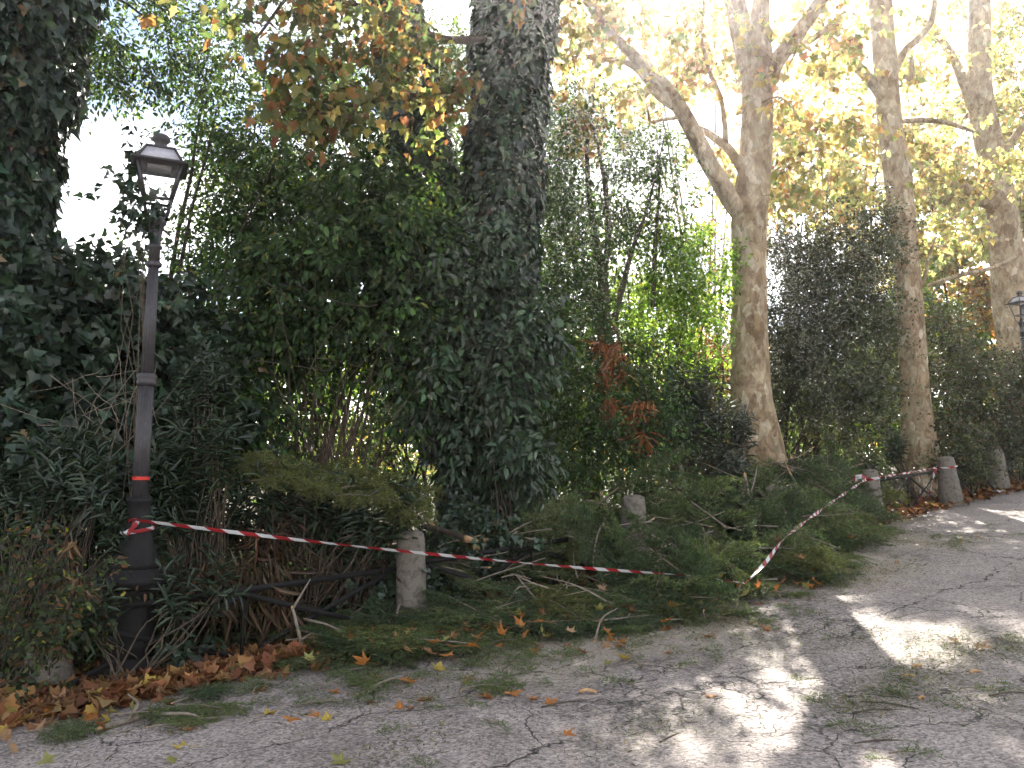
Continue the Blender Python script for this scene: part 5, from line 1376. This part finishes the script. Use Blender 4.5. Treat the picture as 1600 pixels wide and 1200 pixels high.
stick("broken branch with a pale stub half way along the heap's ridge", [A(1042, 758, 12.0), A(1060, 762, 12.2), A(1090, 768, 12.5)], .024, .014, .05, 'bark')
stick("thin branch with a cut tip beside the ridge stub", [A(1071, 765, 12.2), A(1066, 735, 12.4), A(1060, 725, 12.5)], .022, .028, .02, 'pale_twig')
stick("bent branch lying on the heap left of the stout plane's foot", [A(1055, 783, 11.8), A(1085, 790, 11.8), A(1110, 808, 11.7)], .014, .009, None, 'pale_twig', fork=[[A(1085, 790, 11.8), A(1100, 775, 11.9)]])
stick("long weathered branch arching out of the heap toward the upright stick", [A(1120, 790, 12.4), A(1140, 782, 12.5), A(1160, 765, 12.6), A(1166, 752, 12.7)], .024, .02, None, 'bark')
stick("horizontal broken stick at the heap's left, above the tape", [A(836, 843, 9.6), A(800, 838, 9.7), A(760, 838, 9.8)], .010, .008, .05)
g1 = G(476, 1030)
stick("thin upright broken stick standing on the leaf drift before the low fence", [A(457, 950, g1[1] + .1), A(466, 985, g1[1] + .05), g1 + [0, 0, .01]], .014, .016, .02, 'pale_twig', fork=[[A(457, 952, g1[1] + .1), A(470, 930, g1[1] + .15), A(485, 905, g1[1] + .2)], [A(470, 1000, g1[1]), A(495, 985, g1[1] - .05)]])
stick("forked thin stick leaning beside the upright one", [A(478, 968, g1[1] + .3), A(510, 976, g1[1] + .2), A(557, 996, g1[1] + .1)], .014, .008, .03, 'pale_twig')
g2 = G(160, 1138, .03)
stick("pale log with a splintered end lying on asphalt at lower left", [g2, G(200, 1126, .035), G(262, 1106, .035)], .026, .018, .05, 'pale_twig', fork=[[G(200, 1126, .04), G(215, 1100, .12), G(200, 1085, .2)], [G(225, 1118, .04), G(290, 1115, .1), G(320, 1125, .03)]])
g3 = G(385, 1015)
stick("long bare whip rising from the leaf drift in front of the low fence", [g3, A(410, 965, g3[1] + .2), A(450, 910, g3[1] + .4), A(470, 850, g3[1] + .5), A(474, 820, g3[1] + .6)], .007, .004, None, 'pale_twig', fork=[[A(436, 928, g3[1] + .3), A(420, 905, g3[1] + .4), A(400, 880, g3[1] + .5)]])
for i, (a, b, lab) in enumerate([((1150, 950), (1162, 905), "forked bare twig standing up from the heap's front edge"), ((930, 1000), (965, 950), "pale bent twig rising from the heap's front edge"), ((1000, 1040), (940, 1000), "thin curved twig lying off the heap's front edge"), ((770, 1000), (860, 965), "reddish stick lying on the heap's front slope"), ((640, 985), (700, 1022), "short stick poking out of the heap toward the road"), ((560, 1085), (630, 1060), "grey stick lying flat on asphalt before the nearest bollard")]):
    p0 = G(*a, .03); p1 = G(*b, .03)
    if i < 2: p1 = A(b[0], b[1], p0[1] + .1)
    mid = (p0 + p1) / 2 + np.array([.05 * math.sin(i * 4), .03, .04])
    stick(lab, [p0, mid, p1], .010, .006, .03 if i % 2 else None, 'pale_twig', 'twig')
for i, (px, py, ln, lab) in enumerate([(1410, 1057, .09, "short reddish wood chip on asphalt at lower right"), (1435, 1092, .05, "square pale wood chip on asphalt at lower right"), (1425, 1042, .08, "pale wood sliver beside the needle litter patch"), (1515, 1050, .08, "curled pale bark strip beside the needle litter patch"), (905, 1080, .12, "orange wood splinter before the heap's sawdust")]):
    p0 = G(px, py, .02); a = .3 + i
    stick(lab, [p0, p0 + np.array([ln * .5, .01 * math.sin(a), .012]), p0 + np.array([ln, .03 * math.sin(a), .0])], .012, .010, None, 'fresh_wood', 'wood_chip')
    bpy.data.objects[-1] if False else None
for i, (px, py, a) in enumerate([(1380, 1160, .1), (1235, 1150, .5), (1390, 1102, 2.6), (1255, 1165, 2.0), (1545, 965, .1), (1580, 1085, .2), (1370, 1112, .2), (1060, 1150, .7), (880, 1100, .5), (700, 1180, .2)]):
    p0 = G(px, py, .014); d_ = np.array([math.cos(a), math.sin(a), 0]) * .17
    stick("small dark twig on the bare asphalt", [p0 - d_, p0 + [0, .02, .008], p0 + d_], .006, .004, None, 'twig', 'twig', "dark twigs on the asphalt")

kr = np.random.default_rng(350)
for i in range(85):
    s = kr.uniform(.6, 10.4); df = float(np.interp(s, front[:, 0], front[:, 1])); d = kr.uniform(df + .15, .5)
    p0 = P(s, d, float(heap_h(s, d)) + kr.uniform(.12, .26)); a = kr.uniform(0, 6.28); ln = kr.uniform(.15, .5)
    dv = np.array([math.cos(a), math.sin(a) * .6, kr.normal(0, .22)]) * ln
    bend = kr.normal(0, .12, 3) * ln
    fk = [[p0 + bend, p0 + dv * .45 + kr.normal(0, .12, 3) * ln + [0, 0, .05], p0 + dv * .7 + kr.normal(0, .25, 3) * ln + [0, 0, .1]]] if i % 2 else None
    zone = "left of the middle bollard" if s < 3.2 else "around the middle bollard" if s < 6 else "at its far half"
    stick("bare pale twig lying on top of the brush heap, " + zone, [p0 - dv, p0 + bend, p0 + dv], kr.uniform(.006, .012), .004, .05 if i % 3 == 0 else None, 'pale_twig', 'twig', "bare twigs on the heap", fk)

# ------------------------------------------------------------------ fallen plane leaves, one by one
def leaf_proto(seed):
    r = np.random.default_rng(seed)
    out = []
    lobes = [(-150, .35), (-118, .62), (-95, .42), (-62, .88), (-38, .5), (0, 1.05), (38, .5), (62, .88), (95, .42), (118, .62), (150, .35), (180, .12)]
    for a, l in lobes:
        aa = R(a + r.normal(0, 5)); ll = l * r.uniform(.88, 1.1)
        if l > .55:
            out += [(aa - .13, ll * .72), (aa, ll), (aa + .13, ll * .72)]
        else: out.append((aa, ll))
    n = len(out)
    uv = np.array([[l * math.cos(a), l * math.sin(a)] for a, l in out])
    mid = uv * .5
    al = np.vstack([[[0, 0]], mid, uv])
    c1, c2, w = r.uniform(.15, .7), r.uniform(-.2, .6), r.uniform(0, 6)
    z = c1 * al[:, 1] ** 2 + c2 * np.clip(al[:, 0], -1, 1) ** 2 + .10 * np.sin(al[:, 0] * 5 + w) * np.linalg.norm(al, axis=1) + r.normal(0, .03, len(al))
    z -= z.min()
    V = np.column_stack([al * .085, z * .085])
    tri = np.array([[0, 1 + i, 1 + (i + 1) % n] for i in range(n)])
    quad = np.array([[1 + i, 1 + n + i, 1 + n + (i + 1) % n, 1 + (i + 1) % n] for i in range(n)])
    # leaf stalk
    st = np.array([[[-.0, 0, V[0, 2]], [-.05, .004, .012], [-.11, .012, .004]]])
    V2, p2 = tubes(st, np.array([[.0016, .0014, .0014]]), 4)
    return np.vstack([V, V2]), [tri, quad] + [p + len(V) for p in p2]
LCOL = {'brown': (.22, .105, .05), 'orange': (.42, .17, .045), 'yellow': (.46, .34, .07), 'olive': (.24, .235, .075), 'tan': (.36, .22, .12)}
LME = {}
for cn, c in LCOL.items():
    mt = leaf_mat('fallen_' + cn, .18, .6, .3, (1.1, .95, .6))
    mt.node_tree.nodes["Attribute"].attribute_name = "Col"
    for k in range(4):
        V, pol = leaf_proto(400 + k + hash(cn) % 1 + 10 * list(LCOL).index(cn))
        lr_ = np.random.default_rng(k)
        cc = np.array(c)[None] * np.exp(lr_.normal(0, .16, (len(V), 1)))
        me = np_mesh('fallen_leaf', V, pol, cc); me.materials.append(mt); LME[(cn, k)] = me
lr = np.random.default_rng(420)
CW = {'brown': "dry brown", 'orange': "bright orange", 'yellow': "yellow", 'olive': "yellowish green", 'tan': "pale tan"}
def fallen(loc, cn, where, group, sc=None, tilt=.35):
    o = bpy.data.objects.new('fallen_leaf', LME[(cn, int(lr.integers(4)))]); COL.objects.link(o)
    o.location = tuple(loc); o.rotation_euler = (lr.normal(0, tilt), lr.normal(0, tilt), lr.uniform(0, 6.28)); o.scale = (sc or lr.uniform(.75, 1.2),) * 3
    tag(o, CW[cn] + " fallen plane leaf " + where, "leaf", group)
SPOT = [(143, 1125, 'orange'), (290, 1170, 'yellow'), (270, 1193, 'olive'), (70, 1190, 'olive'), (395, 1130, 'tan'), (285, 1145, 'orange'), (150, 1078, 'yellow'), (190, 1085, 'olive'), (475, 1118, 'olive'), (455, 1125, 'orange'), (510, 1125, 'yellow'), (420, 1118, 'yellow'), (405, 1080, 'orange'), (535, 1190, 'olive'), (520, 1082, 'orange'), (560, 1068, 'tan'), (590, 1065, 'olive'), (590, 1060, 'orange'), (640, 1065, 'orange'), (625, 1108, 'orange'), (660, 1095, 'tan'), (580, 1098, 'tan'), (685, 1047, 'yellow'), (730, 1062, 'tan'), (765, 1092, 'orange'), (800, 1085, 'orange'), (830, 1093, 'orange'), (695, 1135, 'olive'), (725, 1070, 'olive'), (845, 1010, 'tan'), (835, 1022, 'orange'), (885, 1010, 'orange'), (910, 1020, 'brown'), (950, 1000, 'orange'), (945, 1010, 'tan'), (970, 1010, 'orange'), (975, 1030, 'yellow'), (950, 1037, 'olive'), (905, 985, 'brown'), (890, 985, 'orange'), (1040, 985, 'orange'), (1045, 1020, 'orange'), (1110, 995, 'orange'), (1185, 945, 'orange'), (1230, 945, 'tan'), (1305, 875, 'orange'), (1280, 915, 'orange'), (1270, 920, 'brown'), (1400, 880, 'tan'), (1500, 848, 'tan'), (1530, 840, 'tan'), (1490, 1000, 'tan'), (1530, 1010, 'tan'), (1385, 815, 'orange'), (1395, 825, 'tan'), (1420, 810, 'orange'), (1430, 805, 'tan'), (495, 1120, 'orange'), (700, 1015, 'orange'), (640, 1110, 'brown'), (860, 1100, 'orange'), (1110, 1090, 'orange'), (885, 1150, 'orange'), (665, 1095, 'brown'), (1175, 975, 'tan'), (1200, 985, 'orange')]
for px, py, cn in SPOT:
    where = "on the asphalt at lower left" if px < 420 else "on the asphalt before the nearest bollard" if px < 720 else "among sawdust at the heap's front edge" if (px < 1250 and py < 1060) else "on the cracked asphalt at lower middle" if px < 1250 else "on the road toward the heap's far end"
    fallen(G(px, py, .015), cn, where, "fallen leaves on the road")
# on the heap
for px, py, h, cn in [(float(x), float(np.interp(x, [420, 600, 850, 1100, 1300], [1030, 1015, 985, 950, 890]) + lr.normal(-10, 16)), .17, str(lr.choice(['brown', 'orange', 'tan', 'orange', 'olive']))) for x in lr.uniform(420, 1300, 70)] + [(848, 937, .25, 'orange'), (900, 970, .1, 'orange'), (1020, 950, .12, 'orange'), (1035, 952, .1, 'orange'), (1065, 938, .15, 'tan'), (1080, 885, .3, 'brown'), (1090, 890, .3, 'tan'), (1125, 902, .3, 'yellow'), (1215, 845, .5, 'brown'), (1305, 812, .45, 'tan'), (735, 988, .1, 'brown'), (770, 985, .1, 'olive'), (700, 960, .12, 'orange'), (810, 960, .2, 'yellow'), (845, 955, .2, 'brown'), (940, 920, .3, 'tan'), (1250, 870, .35, 'tan'), (1285, 880, .2, 'orange'), (1330, 840, .25, 'orange'), (690, 958, .15, 'orange'), (820, 995, .08, 'orange'), (780, 1010, .06, 'orange'), (860, 990, .06, 'yellow'), (1000, 905, .3, 'brown'), (1320, 870, .1, 'tan')]:
    fallen(G(px, py, h), cn, "caught on top of the brush heap", "fallen leaves on the heap", tilt=.6)
# top layer of the drift round the lamp foot
for k in range(150):
    px = lr.uniform(0, 455); py = np.interp(px, [0, 150, 300, 455], [1120, 1085, 1045, 1000]) + lr.normal(0, 24)
    q = G(px, py, .05)
    fallen(q, lr.choice(['brown', 'brown', 'tan', 'orange', 'brown', 'tan', 'olive', 'yellow'], p=[.2, .18, .18, .14, .1, .12, .04, .04]), "in the drift round the lamp foot", "leaves of the drift round the lamp foot", lr.uniform(.65, 1.1), .7)
for k in range(34):
    px = lr.uniform(500, 620); q = G(px, 985 + lr.normal(0, 14), .06)
    fallen(q, lr.choice(['brown', 'orange', 'tan']), "on the soil left of the nearest bollard", "leaves beside the nearest bollard", None, .6)

# ------------------------------------------------------------------ litter that nobody could count
def litter(name, label, p, sz, shp, pal, mat, seed, flat=.9, var=.25):
    r = np.random.default_rng(seed); n = len(p)
    u = norm(r.normal(size=(n, 3)) * [1, 1, .25]); nn = norm(np.array([0, 0, flat]) + r.normal(0, .3, (n, 3)))
    o = leaf_obj(name, [(p, u, nn, sz * r.uniform(.5, 1.3, n), shp, palette(r, n, pal, var))], M[mat])
    tag(o, label, "litter", None, "stuff")
def on_ground(s, d, h):
    X = O2[0] + DS[0] * s + DD[0] * d; Y = O2[1] + DS[1] * s + DD[1] * d
    return np.column_stack([X, Y, zs(s) + h])
r_ = np.random.default_rng(500)
n = 5200
s = r_.uniform(-8, 26, n); d = -.25 + np.abs(r_.normal(0, .9, n)) - .25 * (r_.uniform(0, 1, n) < .3)
litter('leaf_litter', "carpet of dry brown leaves on the soil under the thicket", on_ground(s, d, r_.uniform(.0, .06, n) + .02), .12, 'plane', [(3, (.20, .095, .045)), (2, (.14, .07, .04)), (1.5, (.32, .16, .06)), (.5, (.36, .28, .07))], 'dry', 501, .6)
n = 2100
s = r_.uniform(-5.2, -.6, n); d = r_.normal(-.20, .20, n)
n_drift = 0
litter('leaf_drift', "drift of curled brown plane leaves along the kerbless road edge by the lamp", on_ground(s, d, r_.uniform(0.0, .09, n) + .01), .12, 'plane', [(3, (.24, .115, .055)), (2, (.18, .085, .04)), (2, (.36, .19, .09)), (.5, (.40, .30, .07))], 'dry', 502, .5)
# fallen needles, thick along the heap, thin on the road
S_, D_ = [], []
m = 26000
ss = r_.uniform(-1.5, 11.5, m); df = np.interp(ss, front[:, 0], front[:, 1])
dd = df + r_.normal(.1, .34, m); S_.append(ss); D_.append(dd)
for px, py, rad, k in ((1480, 1020, .40, 2600), (1420, 1078, .34, 1500), (1340, 1105, .2, 500), (1500, 848, .35, 900), (1420, 835, .35, 900), (1590, 1010, .25, 500), (1200, 1010, .4, 900), (700, 1085, .4, 900), (1030, 1140, .3, 700), (1560, 1100, .25, 350), (1330, 1000, .3, 500), (300, 1120, .35, 900), (640, 1170, .2, 400), (1380, 890, .5, 1400)):
    c = G(px, py); s0, d0 = sd(c[0], c[1])
    S_.append(s0 + r_.normal(0, rad * 1.3, k)); D_.append(d0 + r_.normal(0, rad * .55, k))
ss = r_.uniform(-6, 16, 3500); S_.append(ss); D_.append(np.interp(ss, front[:, 0], front[:, 1]) - np.abs(r_.normal(0, 1.6, 3500)))
s = np.concatenate(S_); d = np.concatenate(D_)
litter('needle_litter', "green and yellowed conifer needles strewn over road and heap edge", on_ground(s, d, r_.uniform(.004, .03, len(s)) + .012), .042, 'needle', [(3, (.065, .085, .028)), (2, (.13, .13, .045)), (1, (.20, .16, .07)), (1, (.035, .05, .02))], 'needle', 503, .9, .3)
n = 9000
ss = r_.uniform(.5, 11, n); dd = np.interp(ss, front[:, 0], front[:, 1]) + r_.normal(-.2, .38, n)
litter('sawdust_chips', "pale sawdust and wood chips along the heap's front edge", on_ground(ss, dd, .02), .02, 'diamond', [(3, (.50, .40, .26)), (2, (.60, .48, .34)), (1, (.36, .22, .11))], 'dry', 504, .9, .2)
n = 2600
ss = r_.uniform(-8, 22, n); dd = -r_.uniform(0.3, 6.5, n)
litter('road_grit', "tiny dark crumbs of bark and grit scattered on the asphalt", on_ground(ss, dd, .018), .016, 'diamond', [(3, (.04, .035, .03)), (2, (.10, .075, .05)), (1, (.3, .24, .16))], 'dry', 505, .8, .3)

# scrap of white paper by the farthest bollard
def paper():
    r = np.random.default_rng(9)
    n = 7; x, y = np.meshgrid(np.linspace(-.16, .16, n), np.linspace(-.09, .09, n), indexing='ij')
    z = .03 + .05 * np.abs(np.sin(x * 17 + y * 9)) + r.uniform(0, .03, (n, n))
    V = np.stack([x + r.normal(0, .01, x.shape), y, z], -1).reshape(-1, 3)
    i = np.arange(n - 1)[:, None]; j = np.arange(n - 1)[None]
    q = np.stack([i * n + j, (i + 1) * n + j, (i + 1) * n + j + 1, i * n + j + 1], -1).reshape(-1, 4)
    o = link('paper_scrap', np_mesh('paper_scrap', V, q), noise_mat('paper', [(.3, (.6, .6, .6)), (.7, (.78, .78, .78))], rough=.7, bump=.1))
    o.location = tuple(P(5 * SP - .9, -.25)); o.rotation_euler = (0, 0, .7)
    tag(o, "crumpled white paper scrap on the road edge by the farthest bollards", "paper")
paper()

# ------------------------------------------------------------------ scattering box added to imitate the veil of lens glare
def haze():
    bpy.context.view_layer.update()
    lo, hi = np.full(3, 1e9), np.full(3, -1e9)
    for o in bpy.data.objects:
        if o.type != 'MESH': continue
        bb = np.array([o.matrix_world @ Vector(c) for c in o.bound_box])
        lo = np.minimum(lo, bb.min(0)); hi = np.maximum(hi, bb.max(0))
    lo -= [2, 2, 1]; hi += [2, 2, 1]
    V = np.array([[x, y, z] for z in (lo[2], hi[2]) for (x, y) in ((lo[0], lo[1]), (hi[0], lo[1]), (hi[0], hi[1]), (lo[0], hi[1]))])
    q = np.array([[0, 3, 2, 1], [4, 5, 6, 7], [0, 1, 5, 4], [1, 2, 6, 5], [2, 3, 7, 6], [3, 0, 4, 7]])
    m, nt, N, L, out = new_mat('glare_haze')
    v = N.new("ShaderNodeVolumePrincipled")
    v.inputs["Color"].default_value = (.93, .92, .95, 1); v.inputs["Density"].default_value = HAZE; v.inputs["Anisotropy"].default_value = .8
    L.new(v.outputs[0], out.inputs["Volume"])
    o = link('haze', np_mesh('haze', V, q), m)
    tag(o, "thin bright haze added through the whole scene to imitate lens glare", "haze", None, "stuff")
HAZE = 0.0011
haze()
